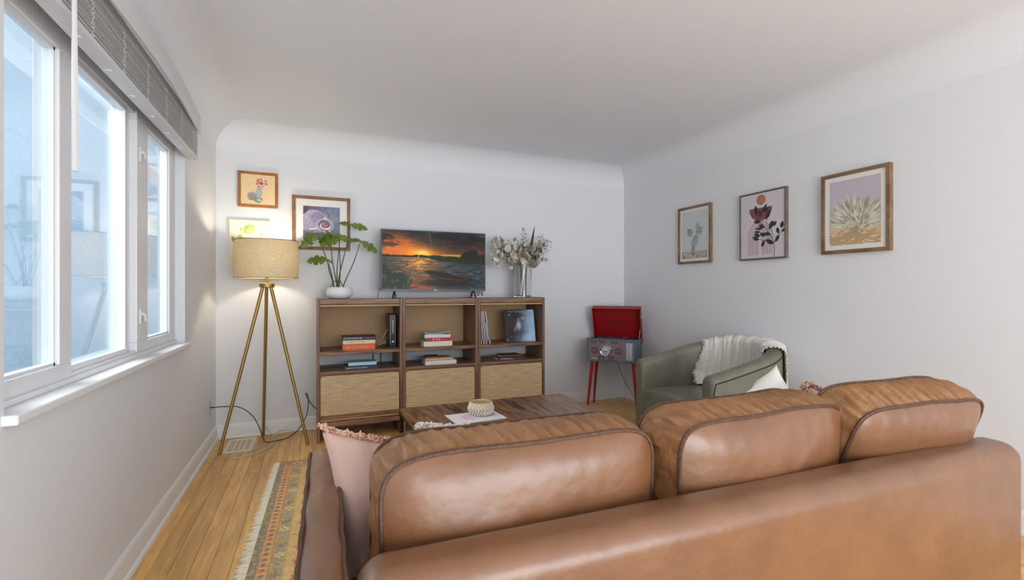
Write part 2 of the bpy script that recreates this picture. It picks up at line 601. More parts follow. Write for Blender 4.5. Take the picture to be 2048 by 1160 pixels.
    L.new(mul.outputs[0], bp.inputs['Height']); L.new(bp.outputs[0], b.inputs['Normal'])
    MATS['cane_weave'] = m
special_materials()
# ------------------------------------------------------------------ the room
XL, XR, YB, YR = -0.759, 3.356, 4.625, -2.5
ZC, CR = 2.65, 0.22           # ceiling height, radius of the cove
ZW = ZC - CR                  # where the walls turn into the cove

def setting():
    # floor: slab, then real oak strips
    fl = obj('floor', MB().box(XL - .2, XR + .15, YR - .1, YB + .15, -0.10, -0.012), 'subfloor')
    fl['kind'] = 'structure'
    W = 0.0826
    lens = [0.62, 0.9, 1.15, 1.4]
    src = {}
    for Ln in lens:
        mb = MB().box(-W / 2 + .0006, W / 2 - .0006, 0.0008, Ln - .0008, -0.012, 0.0)
        src[Ln] = obj('plank', mb, 'oak_floor', fl, bevel=0.0012, bseg=1)
        src[Ln].location = (0, 0, -0.05)
    used = set()
    rng = random.Random(3)
    x = XL + W / 2
    while x < XR + W / 2:
        y = -0.9 + rng.uniform(0, 0.8)
        while y < YB:
            Ln = rng.choice(lens)
            if y > YB - 0.35: break
            sc = 1.0
            if y + Ln > YB - 0.3: sc = (YB - y) / Ln
            if Ln in used:
                p = inst(src[Ln], 'plank', fl)
            else:
                p = src[Ln]; used.add(Ln)
            p.location = (x, y, 0); p.scale = (1, sc, 1)
            y += Ln * sc
        x += W
    # plain floor behind the camera
    o = obj('plank_field', MB().box(XL, XR, YR, -0.75, -0.012, -0.0015), 'oak_floor', fl)
    # walls
    w = obj('wall_back', MB().box(XL - .2, XR + .15, YB, YB + .15, -.1, ZC + .1), 'wall_paint'); w['kind'] = 'structure'
    w = obj('wall_right', MB().box(XR, XR + .15, YR - .1, YB, -.1, ZC + .1), 'wall_paint'); w['kind'] = 'structure'
    mb = MB()
    wy0, wy1, wz0, wz1 = 1.68, 3.593, 0.885, 2.21
    mb.box(XL - .13, XL, YR - .1, YB, -.1, wz0)
    mb.box(XL - .13, XL, YR - .1, YB, wz1, ZC + .1)
    mb.box(XL - .13, XL, YR - .1, wy0, wz0, wz1)
    mb.box(XL - .13, XL, wy1, YB, wz0, wz1)
    w = obj('wall_left', mb, 'wall_paint'); w['kind'] = 'structure'
    mb = MB()   # wall behind the camera, wide opening added for the fill light
    mb.box(XL, -0.35, YR - .12, YR, -.1, ZC + .1)
    mb.box(2.95, XR, YR - .12, YR, -.1, ZC + .1)
    mb.box(-0.35, 2.95, YR - .12, YR, 2.32, ZC + .1)
    w = obj('wall_front', mb, 'wall_paint'); w['kind'] = 'structure'
    # ceiling with plaster cove
    mb = MB()
    n = 14
    def ring(t):
        i = CR * (1 - math.cos(t)); z = ZW + CR * math.sin(t)
        return [(XL + i, YR + i, z), (XR - i, YR + i, z), (XR - i, YB - i, z), (XL + i, YB - i, z)]
    rs = [ring(k / n * PI / 2) for k in range(n + 1)]
    for sd in range(4):
        mb.grid([[rs[k][sd], rs[k][(sd + 1) % 4]] for k in range(n + 1)])
    mb.add(rs[-1], [(0, 1, 2, 3)])
    bmv = len(mb.v)
    c = obj('ceiling', mb, 'ceiling_paint', smooth=True)
    c['kind'] = 'structure'
    # baseboards: flat board, eased top, shoe moulding
    prof = [(0, 0), (0.026, 0), (0.026, 0.008), (0.022, 0.018), (0.014, 0.022), (0.014, 0.100), (0.010, 0.112), (0.005, 0.118), (0, 0.118)]
    def board(name, fn, a0, a1):
        mb = MB()
        A = [fn(d, h, a0) for d, h in prof]; B = [fn(d, h, a1) for d, h in prof]
        n = len(prof)
        mb.add(A + B, [(i, (i + 1) % n, n + (i + 1) % n, n + i) for i in range(n)] + [tuple(range(n)), tuple(range(2 * n - 1, n - 1, -1))])
        o = obj(name, mb, 'trim_paint', smooth=0.6); o['kind'] = 'structure'
    board('baseboard_left', lambda d, h, a: (XL + d, a, h), YR, YB)
    board('baseboard_back', lambda d, h, a: (a, YB - d, h), XL, XR)
    board('baseboard_right', lambda d, h, a: (XR - d, a, h), YR, YB)
    # window
    win = struct('window_1', (0, 0, 0))
    fx0, fx1 = -0.882, -0.812
    y0, y1, z0, z1 = 1.68, 3.593, 0.917, 2.21
    mb = MB()
    mb.box(fx0, fx1, y0, y1, z0, 0.952); mb.box(fx0, fx1, y0, y1, 2.12, z1)
    mb.box(fx0, fx1, y0, 1.725, .952, 2.12); mb.box(fx0, fx1, 3.55, y1, .952, 2.12)
    mb.box(fx0, -0.838, 2.11, 2.20, .952, 2.12); mb.box(fx0, -0.838, 2.78, 2.90, .952, 2.12)
    obj('outer_frame', mb, 'vinyl', win, bevel=0.003)
    mb = MB()                                  # stops and track lips of the outer frame
    mb.box(-.845, -.818, 2.2, 2.78, .952, .975); mb.box(-.845, -.818, 2.2, 2.78, 2.095, 2.12)
    mb.box(-.815, -.800, y0, y1, .917, .936)
    mb.box(-.845, -.822, 2.768, 2.79, .952, 2.12)
    obj('glazing_stop', mb, 'vinyl', win, bevel=0.002)
    obj('pane', MB().box(-.862, -.856, 2.19, 2.80, .96, 2.11), 'window_glass', win)
    def sash(a0, a1, sl, sr, face, zt):
        mb = MB()
        b = face - 0.035
        mb.box(b, face, a0, a1, .945, .990); mb.box(b, face, a0, a1, zt - .04, zt)
        mb.box(b, face, a0, a0 + sl, .990, zt - .04); mb.box(b, face, a1 - sr, a1, .990, zt - .04)
        s = obj('sash', mb, 'vinyl', win, bevel=0.004)
        mb = MB()
        e = 0.010
        mb.box(b - .004, face - .012, a0 + sl, a1 - sr, .990, .990 + e); mb.box(b - .004, face - .012, a0 + sl, a1 - sr, zt - .04 - e, zt - .04)
        mb.box(b - .004, face - .012, a0 + sl, a0 + sl + e, .99, zt - .04); mb.box(b - .004, face - .012, a1 - sr - e, a1 - sr, .99, zt - .04)
        obj('glazing_bead', mb, 'vinyl', s)
        obj('pane', MB().box(b + .004, b + .010, a0 + sl - .01, a1 - sr + .01, .98, zt - .03), 'window_glass', s)
        return s
    sash(1.70, 2.205, 0.085, 0.09, -0.812, 2.125)
    s3 = sash(2.872, 3.545, 0.165, 0.10, -0.806, 2.135)
    for z in (1.115, 1.93):                    # two cam latches on the wide stile
        mb = MB()
        pts = [(-.012, -.036), (.012, -.036), (.015, -.03), (.015, .03), (.010, .038), (-.010, .038), (-.015, .03), (-.015, -.03)]
        mb.prism(pts, 'x', 0, 0.006)
        mb.tube([(0.006, 0, 0.014), (0.016, 0.0, 0.012), (0.022, -0.006, -0.004), (0.024, -0.016, -0.022)], 0.006, 8)
        mb.tube([(0.004, 0, .014), (0.014, 0, .014)], 0.010, 12)
        l = obj('latch', mb, 'latch_white', s3, smooth=0.7, loc=(-0.806, 2.925, z))
    # sill
    mb = MB().box(-.889, -.726, 1.668, 3.606, .888, .917)
    t = obj('trim_1', mb, 'trim_paint', bevel=0.006); t['kind'] = 'structure'
    # outside: side yard ground, pale stucco wall next door
    g = obj('side_yard', MB().box(-9, XL - .25, -4, 34, -.4, -.25), 'ground_grey'); g['kind'] = 'structure'
    h = obj('stucco_wall', MB().box(-3.7, -3.5, -4, 34, -.3, 4.1), 'stucco_pale'); h['kind'] = 'structure'
setting()

def window_blind():
    b = thing('window_blind', 'white wood slat blind pulled right up above the window', 'blind', (-0.72, 2.6, 2.09))
    y0, y1 = -1.08, 1.02
    obj('head_rail', MB().box(-.030, .022, y0, y1, .185, .235), 'blind_white', b, bevel=.003)
    br = obj('bottom_rail', MB().box(-.030, .030, y0, y1, 0, .018), 'blind_white', b, bevel=.004)
    for k in range(8):
        y = -0.86 + k * .262
        mb = MB().lathe([(0, -.004), (.006, -.004), (.009, -.001), (.009, .001)], 14, (0, y, 0))
        mb.tube([(.004, y, -.003), (-.016, y - .012, -.0035)], .0012, 6)
        obj('cord_plug', mb, 'latch_white', br, smooth=True)
    src = None
    rng = random.Random(5)
    for i in range(19):
        z = .021 + i * .0084
        if src is None:
            mb = MB()
            P = [(-.026, -.0006), (-.013, .0008), (0, .0014), (.013, .0008), (.026, -.0006), (.026, .0019), (.013, .0035), (0, .0041), (-.013, .0035), (-.026, .0019)]
            A = [(x, y0, zz) for x, zz in P]; B = [(x, y1, zz) for x, zz in P]
            n = len(P)
            mb.add(A + B, [(k, (k + 1) % n, n + (k + 1) % n, n + k) for k in range(n)] + [tuple(range(n)), tuple(range(2 * n - 1, n - 1, -1))])
            src = obj('slat', mb, 'blind_white', b)
            s = src
        else:
            s = inst(src, 'slat', b)
        s.location = (rng.uniform(-.0015, .0015), rng.uniform(-.003, .003), z)
        s.rotation_euler = (0, rng.uniform(-.03, .03), 0)
    for k in range(7):
        y = -0.86 + k * .29
        mb = MB()
        pts = []
        for j in range(40):
            t = j / 39
            pts.append((.0285 + .004 * math.sin(j * 2.4), y + .007 * math.sin(j * 1.7), .018 + t * .17))
        mb.tube(pts, .0014, 5)
        obj('ladder_cord', mb, 'blind_white', b, smooth=True)
    # bowed valance board
    n = 24
    rows_in, rows = [], []
    def bow(t): return .036 + .040 * math.sin(PI * min(1, max(0, t))) ** 1.2
    A = []
    for i in range(n + 1):
        t = i / n
        y = y0 - .02 + (y1 - y0 + .04) * t
        x = bow(t)
        A.append([(x - .008, y, .178), (x, y, .178), (x + .003, y, .186), (x + .003, y, .285), (x, y, .295), (x - .008, y, .295)])
    mb = MB().grid(A, closed_u=True)
    mb.add(A[0], [tuple(range(6))]); mb.add(A[-1], [tuple(range(6))])
    obj('valance', mb, 'blind_white', b, smooth=0.5)
    # tilt wand
    mb = MB().tube([(.062, -.80, .16), (.062, -.797, -.05), (.062, -.792, -.25), (.062, -.788, -.485)], .0062, 6, r1=.0085)
    obj('tilt_wand', mb, 'blind_white', b)
window_blind()
# ------------------------------------------------------------------ sofa
def sup(t, n):
    c, s = math.cos(t), math.sin(t)
    return (math.copysign(abs(c) ** (2.0 / n), c), math.copysign(abs(s) ** (2.0 / n), s))

def cushion(parent, w, h, th, loc, rot, seed, name='back_cushion', wr=1.0, label=None):
    """box cushion: x width, y thickness (rear face at -y), z height; two welted rims and a pleated boxing strip"""
    rng = np.random.RandomState(seed)
    N = 420
    ph = rng.rand(12) * 6.28
    def wob(t):      # irregular edge
        return sum(math.sin(k * t + ph[k]) / k for k in range(3, 9)) * 0.5
    raw = []
    for i in range(4000):
        x, z = sup(2 * PI * i / 4000, 6.0)
        x *= (1 - .035 * (1 - z * z)); z *= (1 - .03 * (1 - x * x))
        raw.append((x * w / 2, z * h / 2 + h / 2))
    raw.append(raw[0])
    raw = np.array(raw)
    cum = np.concatenate([[0], np.cumsum(np.hypot(*np.diff(raw, axis=0).T))])
    q = np.linspace(0, cum[-1], N, endpoint=False)
    out = list(zip(np.interp(q, cum, raw[:, 0]), np.interp(q, cum, raw[:, 1])))
    def rim(side):
        P = []
        for i, (x, z) in enumerate(out):
            t = 2 * PI * i / N
            d = .006 * wob(t * 1.0 + side) * wr
            P.append(Vector((x, side * th / 2 + d * .6, z + d * (1 if z > h * .6 else .3))))
        return P
    rr, rf = rim(-1), rim(1)
    def face(side, rimP):
        mb = MB()
        rows = []
        K = 18
        for j in range(K + 1):
            q = 1 - j / K
            row = []
            for i in range(N):
                p = rimP[i]
                t = 2 * PI * i / N
                cx, cz = 0, h / 2
                x = cx + (p.x - cx) * q; z = cz + (p.z - cz) * q
                ex, ez = min(1, abs(x) / (w / 2)), min(1, abs(z - h / 2) / (h / 2))
                b = max(0, (1 - ex ** 3.2) * (1 - ez ** 3.2)) ** .55 * (1 - q ** 9) ** .6
                bul = .050 * b
                # gathers running down from the top welt, soft rolls across the face
                f = x * 2 * PI / .075 + 1.7 * math.sin(x * 11 + ph[3])
                top = max(0, (z - h / 2) / (h / 2))
                g = .0045 * max(0, wr - .8) * math.sin(f) * b * (1 - b) * 4 * top ** 1.5
                g += .0035 * wr * math.sin(x * 9 + ph[1] + z * 13) * b
                row.append((x, p.y + side * (bul + g), z))
            rows.append(row)
        mb.grid(rows, closed_u=True)
        return mb
    c = obj(name, face(-1, rr), 'leather', parent, smooth=2.5, weld=True, loc=loc, rot=rot)
    if label: c['label'] = label
    mb = face(1, rf)
    obj('front_panel', mb, 'leather', c, smooth=2.5, weld=True)
    # boxing strip between the rims
    mb = MB()
    M = 14
    rows = []
    N2 = N
    for j in range(M + 1):
        v = j / M
        row = []
        for i in range(N2):
            a, b = rr[i], rf[i]
            p = a.lerp(b, v)
            t = 2 * PI * i / N2
            x, z = out[i]
            nx, nz = x / (w / 2), (z - h / 2) / (h / 2)
            nn = Vector((nx ** 7, 0, nz ** 7)); nn.normalize()
            env = 4 * v * (1 - v)
            s = x + z
            pl = 0.0
            if nz > .6:
                f = x * 2 * PI / .043
                pl = math.sin(f + v * 3.2 + 1.3 * math.sin(f * .37 + ph[5])) * .0062 + math.sin(f * 2.3 + ph[2] - v * 4) * .0024
            else:
                pl = math.sin(z * 60 + ph[4] + v * 3) * .004
            off = .014 * env + pl * wr * env ** .7
            row.append(p + nn * off)
        rows.append(row)
    mb.grid(rows, closed_u=True)
    # finer strip on top handled by subdivision modifier-free smoothing
    obj('boxing', mb, 'leather_pleated_lit', c, smooth=2.5)
    for P in (rr, rf):
        mb = MB().tube([p + Vector((0, 0, .002)) for p in P], .0062, 6, closed=True)
        obj('welt', mb, 'leather_welt', c, smooth=True)
    return c

def pillow_mesh(w, h, t, n=26, pinch=.07, seed=0, wr=.006, taper=0.0):
    rs = np.random.RandomState(seed)
    ph = rs.rand(8) * 6.28
    mbs = MB()
    for sgn in (-1, 1):
        rows = []
        for i in range(n + 1):
            v = -1 + 2 * i / n
            row = []
            for j in range(n + 1):
                u = -1 + 2 * j / n
                x = w / 2 * u * (1 - pinch * (1 - v * v)); z = h / 2 * v * (1 - pinch * (1 - u * u))
                if u < 0: x *= 1 - taper * (1 - v) / 2
                e = max(0.0, (1 - u ** 4) * (1 - v ** 4)) ** .55
                y = sgn * t / 2 * e
                y += sgn * wr * e * (1 - e) * 3 * math.sin(9 * u + ph[0] + 4 * v) + sgn * wr * e * math.sin(5 * v + ph[1] - 3 * u) * .6
                row.append((x, y, z))
            rows.append(row)
        mbs.grid(rows)
    return mbs

def fringe_mesh(w, h, pinch, seed, ln=.035, sides='trbl', dens=260, droop=.4):
    rng = random.Random(seed)
    mb = MB()
    for sd in sides:
        for k in range(dens):
            u = rng.uniform(-1, 1)
            if sd in 'tb':
                sg = 1 if sd == 't' else -1
                x = w / 2 * u; z = sg * h / 2 * (1 - pinch * (1 - u * u)); d = Vector((rng.gauss(0, .45), rng.gauss(0, .6), sg))
            else:
                sg = 1 if sd == 'r' else -1
                z = h / 2 * u; x = sg * w / 2 * (1 - pinch * (1 - u * u)); d = Vector((sg, rng.gauss(0, .6), rng.gauss(0, .45)))
            d.normalize()
            l = ln * rng.uniform(.6, 1.15)
            p = Vector((x, rng.gauss(0, .005), z)) - d * .004
            q = p + d * l * .5 + Vector((rng.gauss(0, .005), rng.gauss(0, .005), rng.gauss(0, .005)))
            r_ = p + d * l + Vector((0, 0, -l * droop))
            mb.tube([p, q, r_], .0028, 4, caps=False)
    return mb

def build_sofa():
    s = thing('sofa', 'long tan leather three-seat sofa seen from behind in the foreground', 'sofa', (-0.027, 0.872, 0.008), R(-1.42))
    # back panel
    L0, L1, T, H = .097, 2.285, .150, .716
    bp = obj('back_panel', MB().box(L0, L1, 0, T, .14, H), 'leather', s, smooth=2.5, bevel=.058, bseg=9)
    # rails / base
    obj('base_frame', MB().box(.02, 2.27, .03, .86, .12, .30), 'leather', s, smooth=True, bevel=.02, bseg=3)
    for x in (.10, 2.19):
        for y in (.10, .80):
            obj('leg', MB().lathe([(.0, .0), (.016, .0), (.026, .12), (0, .12)], 16, (x, y, 0)), 'walnut_upright', s, smooth=0.7)
    # arms: crowned top between two welts
    for k, x0 in enumerate((-.008, 2.160)):
        ys, zk = (.055, 0.0) if k == 0 else (.152, -.02)
        x1 = x0 + .090
        prof = [(x0 + .006, .13), (x0, .30), (x0 - .002, .60), (x0 + .002, .684)]
        for i in range(1, 8):
            q = i / 8
            prof.append((x0 + .002 + (.086) * q, .684 + .014 * math.sin(PI * q)))
        prof += [(x1 - .002, .684), (x1 + .002, .60), (x1, .30), (x1 - .006, .13)]
        rows = []
        for j in range(25):
            y = ys + (.885 - ys) * j / 24
            e = 0.0
            rows.append([(px + .0015 * math.sin(j * .9 + px * 40), y, pz + (.0025 * math.sin(j * .7 + k) if pz > .68 else 0)) for px, pz in prof])
        mb = MB().grid(rows)
        mb.add(rows[0], [tuple(range(len(prof)))]); mb.add(rows[-1], [tuple(range(len(prof)))])
        a = obj('arm', mb, 'leather', s, smooth=0.8)
        for xx in (x0 + .001, x1 - .001):
            pts = [(xx + .0012 * math.sin(j * 1.3), ys + (.887 - ys) * j / 30, .6865 + .0015 * math.sin(j * .8)) for j in range(31)]
            pts += [(xx, .888, .66), (xx, .888, .4), (xx, .888, .14)]
            obj('welt', MB().tube(pts, .0052, 6), 'leather_welt', a, smooth=True)
    # seat cushions
    for k in range(3):
        mb = MB().box(.10 + k * .70, .795 + k * .70, .17, .88, .29, .455)
        obj('seat_cushion', mb, 'leather', s, smooth=2.5, bevel=.035, bseg=5)
    # black strip painting shade into the gap behind the cushions
    obj('gap_shade', MB().box(.11, 2.185, T - .004, T + .012, .42, .640), 'gap_shade_black', s)
    M = s.matrix_basis.copy()
    bpy.context.view_layer.update()
    Mi = s.matrix_world.inverted()
    def put(w, h, th, wx, wy, wz, rx, rz, seed, wr, lab):
        # (wx, wy, wz): world position of the middle of the lower rear rim
        p = Mi @ Vector((wx, wy, wz))
        off = Matrix.Rotation(rz, 3, 'Z') @ Matrix.Rotation(rx, 3, 'X') @ Vector((0, th / 2, 0))
        cushion(s, w, h, th, tuple(p + off), (rx, 0, rz), seed, wr=wr, label=lab)
    put(.745, .437, .175, .495, 1.06, .445, R(1.0), R(1.4), 11, 1.0, 'left plump tan leather back cushion with pleated top strip')
    put(.715, .445, .175, 1.255, 1.035, .445, R(4), R(3.0), 12, 1.25, 'middle tan leather back cushion with wrinkled top strip')
    put(.640, .465, .150, 1.895, 1.075, .440, R(20), R(-3.0), 13, 1.5, 'right tan leather back cushion leaning backwards over the sofa back')
build_sofa()

def pillows():
    p = thing('throw_pillow', 'dusty pink linen pillow with fluffy fringe in the left sofa corner', 'pillow', (.128, 1.400, .415), rot=(R(-10), R(13), R(8)))
    c = obj('cover', pillow_mesh(.40, .42, .15, pinch=.12, seed=2, wr=.014, taper=.75), 'pink_linen', p, smooth=2.5, weld=True, loc=(0, 0, .205))
    f = obj('fringe', fringe_mesh(.40, .42, .12, 4, ln=.022, sides='t', dens=520), 'pink_fringe', p, loc=(0, 0, .205)); f['kind'] = 'stuff'
    p = thing('throw_pillow', 'fluffy white pillow just peeking over the left sofa cushion', 'pillow', (.465, 1.40, .446), rot=(R(-8), R(6), R(0)))
    c = obj('cover', pillow_mesh(.42, .37, .16, pinch=.05, seed=6), 'white_fluff', p, smooth=2.5, weld=True, loc=(0, 0, .190))
    f = obj('fur', fringe_mesh(.42, .37, .05, 9, ln=.012, sides='tl', dens=700, droop=.1), 'white_fluff', p, loc=(0, 0, .190)); f['kind'] = 'stuff'
    p = thing('throw_pillow', 'white cotton pillow with pink striped corner standing tilted behind the middle cushion', 'pillow', (1.775, 1.335, .455), rot=(R(-8), R(-24), R(0)))
    c = obj('cover', pillow_mesh(.40, .40, .14, pinch=.10, seed=8, wr=.012), 'white_cotton', p, smooth=2.5, weld=True, loc=(.0, 0, .245))
    mb = MB()
    rows = []
    for i in range(21):
        t = i / 20
        rows.append([(-.19 + .36 * t, -.045 - .028 * math.sin(PI * t), .245 + .095 + .02 * math.sin(t * 6)), (-.19 + .36 * t, -.040 - .028 * math.sin(PI * t), .245 + .108 + .02 * math.sin(t * 6))])
    obj('stripe', mb.grid(rows), 'rose_stripe', p)
    p = thing('throw_pillow', 'small pink fringed pillow corner behind the right leather cushion', 'pillow', (1.86, 1.29, .455), rot=(R(-6), R(20), R(-4)))
    c = obj('cover', pillow_mesh(.36, .38, .12, pinch=.10, seed=12), 'pink_linen', p, smooth=2.5, weld=True, loc=(.05, 0, .20))
    f = obj('fringe', fringe_mesh(.36, .38, .10, 14, ln=.030, sides='trbl', dens=360), 'pink_fringe', p, loc=(.05, 0, .20)); f['kind'] = 'stuff'
pillows()

# ------------------------------------------------------------------ rug
def build_rug():
    r = thing('rug', 'oriental wool rug with red vine border and cream fringe beneath the sofa', 'rug', (-0.225, 3.795, 0.0), R(-1.9))
    Wd, Ln = 3.05, 2.45           # x to the right, y towards the camera (negative)
    xs = np.concatenate([np.arange(0, .40, .0042), np.arange(.40, Wd + .01, .024)])
    ys = np.concatenate([np.arange(0, 1.75, .0048), np.arange(1.75, Ln + .01, .02)])
    X, Y = np.meshgrid(xs, ys)
    d = np.minimum(np.minimum(X, Wd - X), np.minimum(Y + .0, Ln - Y))       # distance from the edge
    along = np.where(np.minimum(X, Wd - X) <= np.minimum(Y, Ln - Y), Y, X)
    nz = fbm(X * 90, Y * 90, 3, 2); n2 = fbm(X * 22, Y * 22, 8, 3)
    C = np.zeros(X.shape + (3,)) + np.array((198, 160, 100.))
    def put(mask, col, a=1.0):
        global_m = (np.clip(mask, 0, 1) * a)[..., None]
        C[:] = C * (1 - global_m) + np.array(col, float) * global_m
    # bands: grey-green speckle, orange with motifs, olive with flowers, tan with vine
    put((d < .036), (122, 118, 96)); put((d < .036) * (nz > .52), (86, 88, 82)); put((d < .036) * (nz < .36), (176, 160, 124))
    m = (d >= .036) & (d < .082); put(m, (214, 158, 96))
    ph = (along / .047) % 1.0; idx = np.floor(along / .047).astype(int)
    mot = m & (np.abs(d - .060) < .0115 * (1 + .5 * np.sin(ph * 6.28 * 3))) & (np.abs(ph - .5) < .30)
    put(mot & (idx % 2 == 0), (176, 62, 48)); put(mot & (idx % 2 == 1), (84, 88, 92))
    put((np.abs(d - .038) < .0022), (176, 96, 66)); put((np.abs(d - .084) < .0035), (158, 84, 58))
    m = (d >= .088) & (d < .150); put(m, (168, 140, 92)); put(m & (n2 > .55), (148, 124, 84))
    ph = (along / .085) % 1.0; idx = np.floor(along / .085).astype(int)
    u = (ph - .5) * .085; v = d - .119
    rr = np.hypot(u, v); an = np.arctan2(v, u)
    fl = m & (rr < .021 * (1 + .35 * np.cos(6 * an)))
    put(fl & (idx % 3 == 0), (206, 190, 150)); put(fl & (idx % 3 == 1), (128, 140, 142)); put(fl & (idx % 3 == 2), (104, 106, 100))
    put(m & (rr < .007), (96, 84, 70))
    put(m & (np.abs(v - .018 * np.sin(along / .085 * 6.28)) < .003) & ~fl, (128, 112, 82))
    put((np.abs(d - .152) < .003), (190, 160, 84))
    m = (d >= .156) & (d < .300); put(m, (206, 164, 96))
    vine = .216 + .034 * np.sin(along / .13 * 6.28) + .010 * np.sin(along / .041 * 6.28)
    put(m & (np.abs(d - vine) < .0045), (182, 58, 44))
    ph = (along / .13) % 1.0; u = (ph - .25) * .13; v = d - .232
    rr = np.hypot(u, v); an = np.arctan2(v, u)
    put(m & (rr < .026 * (1 + .35 * np.cos(5 * an))), (84, 88, 104)); put(m & (rr < .009), (200, 150, 90))
    u = (ph - .75) * .13; v = d - .20
    put(m & (np.hypot(u * 1.0, v * 3 + u) < .028), (190, 52, 42))
    put(m & (np.hypot((ph - .5) * .13 * 2 - v, v * 2) < .016), (104, 104, 110))
    put((np.abs(d - .303) < .004), (120, 90, 62))
    m = d >= .307; put(m, (160, 70, 54)); put(m & (n2 > .58), (204, 160, 96)); put(m & (n2 < .38), (80, 84, 96))
    C[:] = (C * .58 + np.array((190, 160, 116.)) * .42) * 1.05 + 6
    C += (nz[..., None] - .5) * 34 + (n2[..., None] - .5) * 14
    Z = .0075 + .0012 * (nz - .5)
    V = np.stack([X.ravel(), -Y.ravel(), Z.ravel()], 1)
    ny, nx = X.shape
    idxg = np.arange(nx * ny).reshape(ny, nx)
    F = np.stack([idxg[:-1, :-1], idxg[1:, :-1], idxg[1:, 1:], idxg[:-1, 1:]], -1).reshape(-1, 4)
    me = bpy.data.meshes.new('pile')
    me.from_pydata(V.tolist(), [], F.tolist())
    me.materials.append(MATS['woven_rug'])
    set_paint(me, C.reshape(-1, 3))
    o = bpy.data.objects.new('pile', me); COL.objects.link(o); o.parent = r
    obj('backing', MB().box(.001, Wd - .001, -Ln + .001, -.001, .0003, .0066), 'rug_back', r)
    obj('edge_binding', MB().tube([(0, .0, .0045), (Wd, .0, .0045)], .0042, 6), 'rug_back', r, smooth=True)
    rng = random.Random(21)
    mb = MB()
    k = 0
    y = 0.0
    while y < Ln:
        for side in (0, 1):
            x0 = 0 if side == 0 else Wd; sg = -1 if side == 0 else 1
            l = rng.uniform(.038, .058) * (1.0 if side == 0 else .9)
            a = rng.gauss(0, .010)
            if side == 1 and k % 3: continue
            p = [(x0 - sg * .002, -y, .006), (x0 + sg * l * .5, -y + a * .5, .0045), (x0 + sg * l, -y + a, .0022)]
            wdt = .0026
            mb.add([(p[0][0], p[0][1] - wdt, .006), (p[0][0], p[0][1] + wdt, .006), (p[1][0], p[1][1] + wdt, .0055), (p[1][0], p[1][1] - wdt, .0045), (p[2][0], p[2][1] + wdt * .4, .002), (p[2][0], p[2][1] - wdt * .4, .002)],
                   [(0, 1, 2, 3), (3, 2, 4, 5)])
        y += .0036; k += 1
    f = obj('fringe', mb, 'rug_fringe', r); f['kind'] = 'stuff'
build_rug()

# ------------------------------------------------------------------ coffee table, bowl, magazine
def coffee_table():
    t = thing('coffee_table', 'low rustic dark wood coffee table with thin black metal frame', 'table', (1.146, 2.945, .008))
    hx, hy, zt = .610, .305, .442
    obj('tabletop', MB().box(-hx, hx, -hy, hy, zt - .018, zt), 'table_wood', t, bevel=.0015, bseg=1)
    mb = MB()
    e = .022
    mb.box(-hx, hx, -hy, -hy + e, zt - .042, zt - .018); mb.box(-hx, hx, hy - e, hy, zt - .042, zt - .018)
    mb.box(-hx, -hx + e, -hy + e, hy - e, zt - .042, zt - .018); mb.box(hx - e, hx, -hy + e, hy - e, zt - .042, zt - .018)
    obj('frame', mb, 'black_metal', t, bevel=.001, bseg=1)
    for x in (-hx, hx - e):
        for y in (-hy, hy - e):
            obj('leg', MB().box(x, x + e, y, y + e, 0, zt - .042), 'black_metal', t, bevel=.001, bseg=1)
    obj('shelf', MB().box(-hx + e, hx - e, -hy + .01, hy - .01, .12, .136), 'table_wood', t, bevel=.001, bseg=1)
coffee_table()

def bowl():
    b = thing('bowl', 'small cream ceramic bowl with ribbed herringbone sides on the magazine', 'bowl', (.985, 2.875, .4565))
    prof = [(0, .004), (.046, .003), (.050, 0.0), (.058, .002), (.078, .034), (.080, .038), (.080, .042), (.066, .076), (.064, .080), (.060, .080), (.058, .076), (.070, .044), (.064, .022), (.046, .010), (0, .009)]
    obj('body', MB().lathe(prof, 48), 'ceramic_tan', b, smooth=0.6)
    n = 26
    for lo, hi, r0, r1, tw, nm in ((.043, .074, .081, .068, .32, 'upper'), (.004, .036, .061, .080, -.32, 'lower')):
        mb = MB()
        for k in range(n):
            a0 = 2 * PI * k / n
            pts = []
            for j in range(6):
                q = j / 5
                rr = r0 + (r1 - r0) * q + .001
                aa = a0 - tw * (q - .5)
                pts.append((rr * math.cos(aa), rr * math.sin(aa), lo + (hi - lo) * q))
            mb.tube(pts, .0056, 6)
        o = obj('rib_band', mb, 'ceramic_cream', b, smooth=True)
    obj('rim', MB().tube([(.062 * math.cos(2 * PI * k / 40), .062 * math.sin(2 * PI * k / 40), .0795) for k in range(40)], .0025, 6, closed=True), 'ceramic_tan', b, smooth=True)
bowl()

def magazine():
    m = thing('magazine', 'white magazine with pink cover lettering lying on the coffee table', 'magazine', (.937, 2.835, .4505), R(4))
    obj('pages', MB().box(-.165, .165, -.115, .115, 0, .0045), 'paper_edge', m, bevel=.001, bseg=1)
    cv = Canvas(1.42, 120, (240, 236, 238))
    cv.ell(1.0, .62, .30, .24, (206, 200, 232), .8, soft=.1); cv.ell(1.08, .55, .18, .14, (178, 168, 220), .8, soft=.08); cv.ell(.75, .5, .3, .3, (226, 222, 240), .7, soft=.15)
    for i, (w0, w1) in enumerate(((.34, .62), (.34, .58), (.34, .64))):
        for k in range(5):
            x = w0 + (w1 - w0) * k / 5
            cv.poly([(x, .56 - i * .14), (x + .045, .56 - i * .14), (x + .045, .66 - i * .14), (x, .66 - i * .14)], (244, 158, 200), .9)
    cv.noise(8, 12, 4)
    painted('cover_print', cv, .328, .228, 'printed_gloss', m, (0, 0, .0049), (R(-90), 0, 0))
magazine()
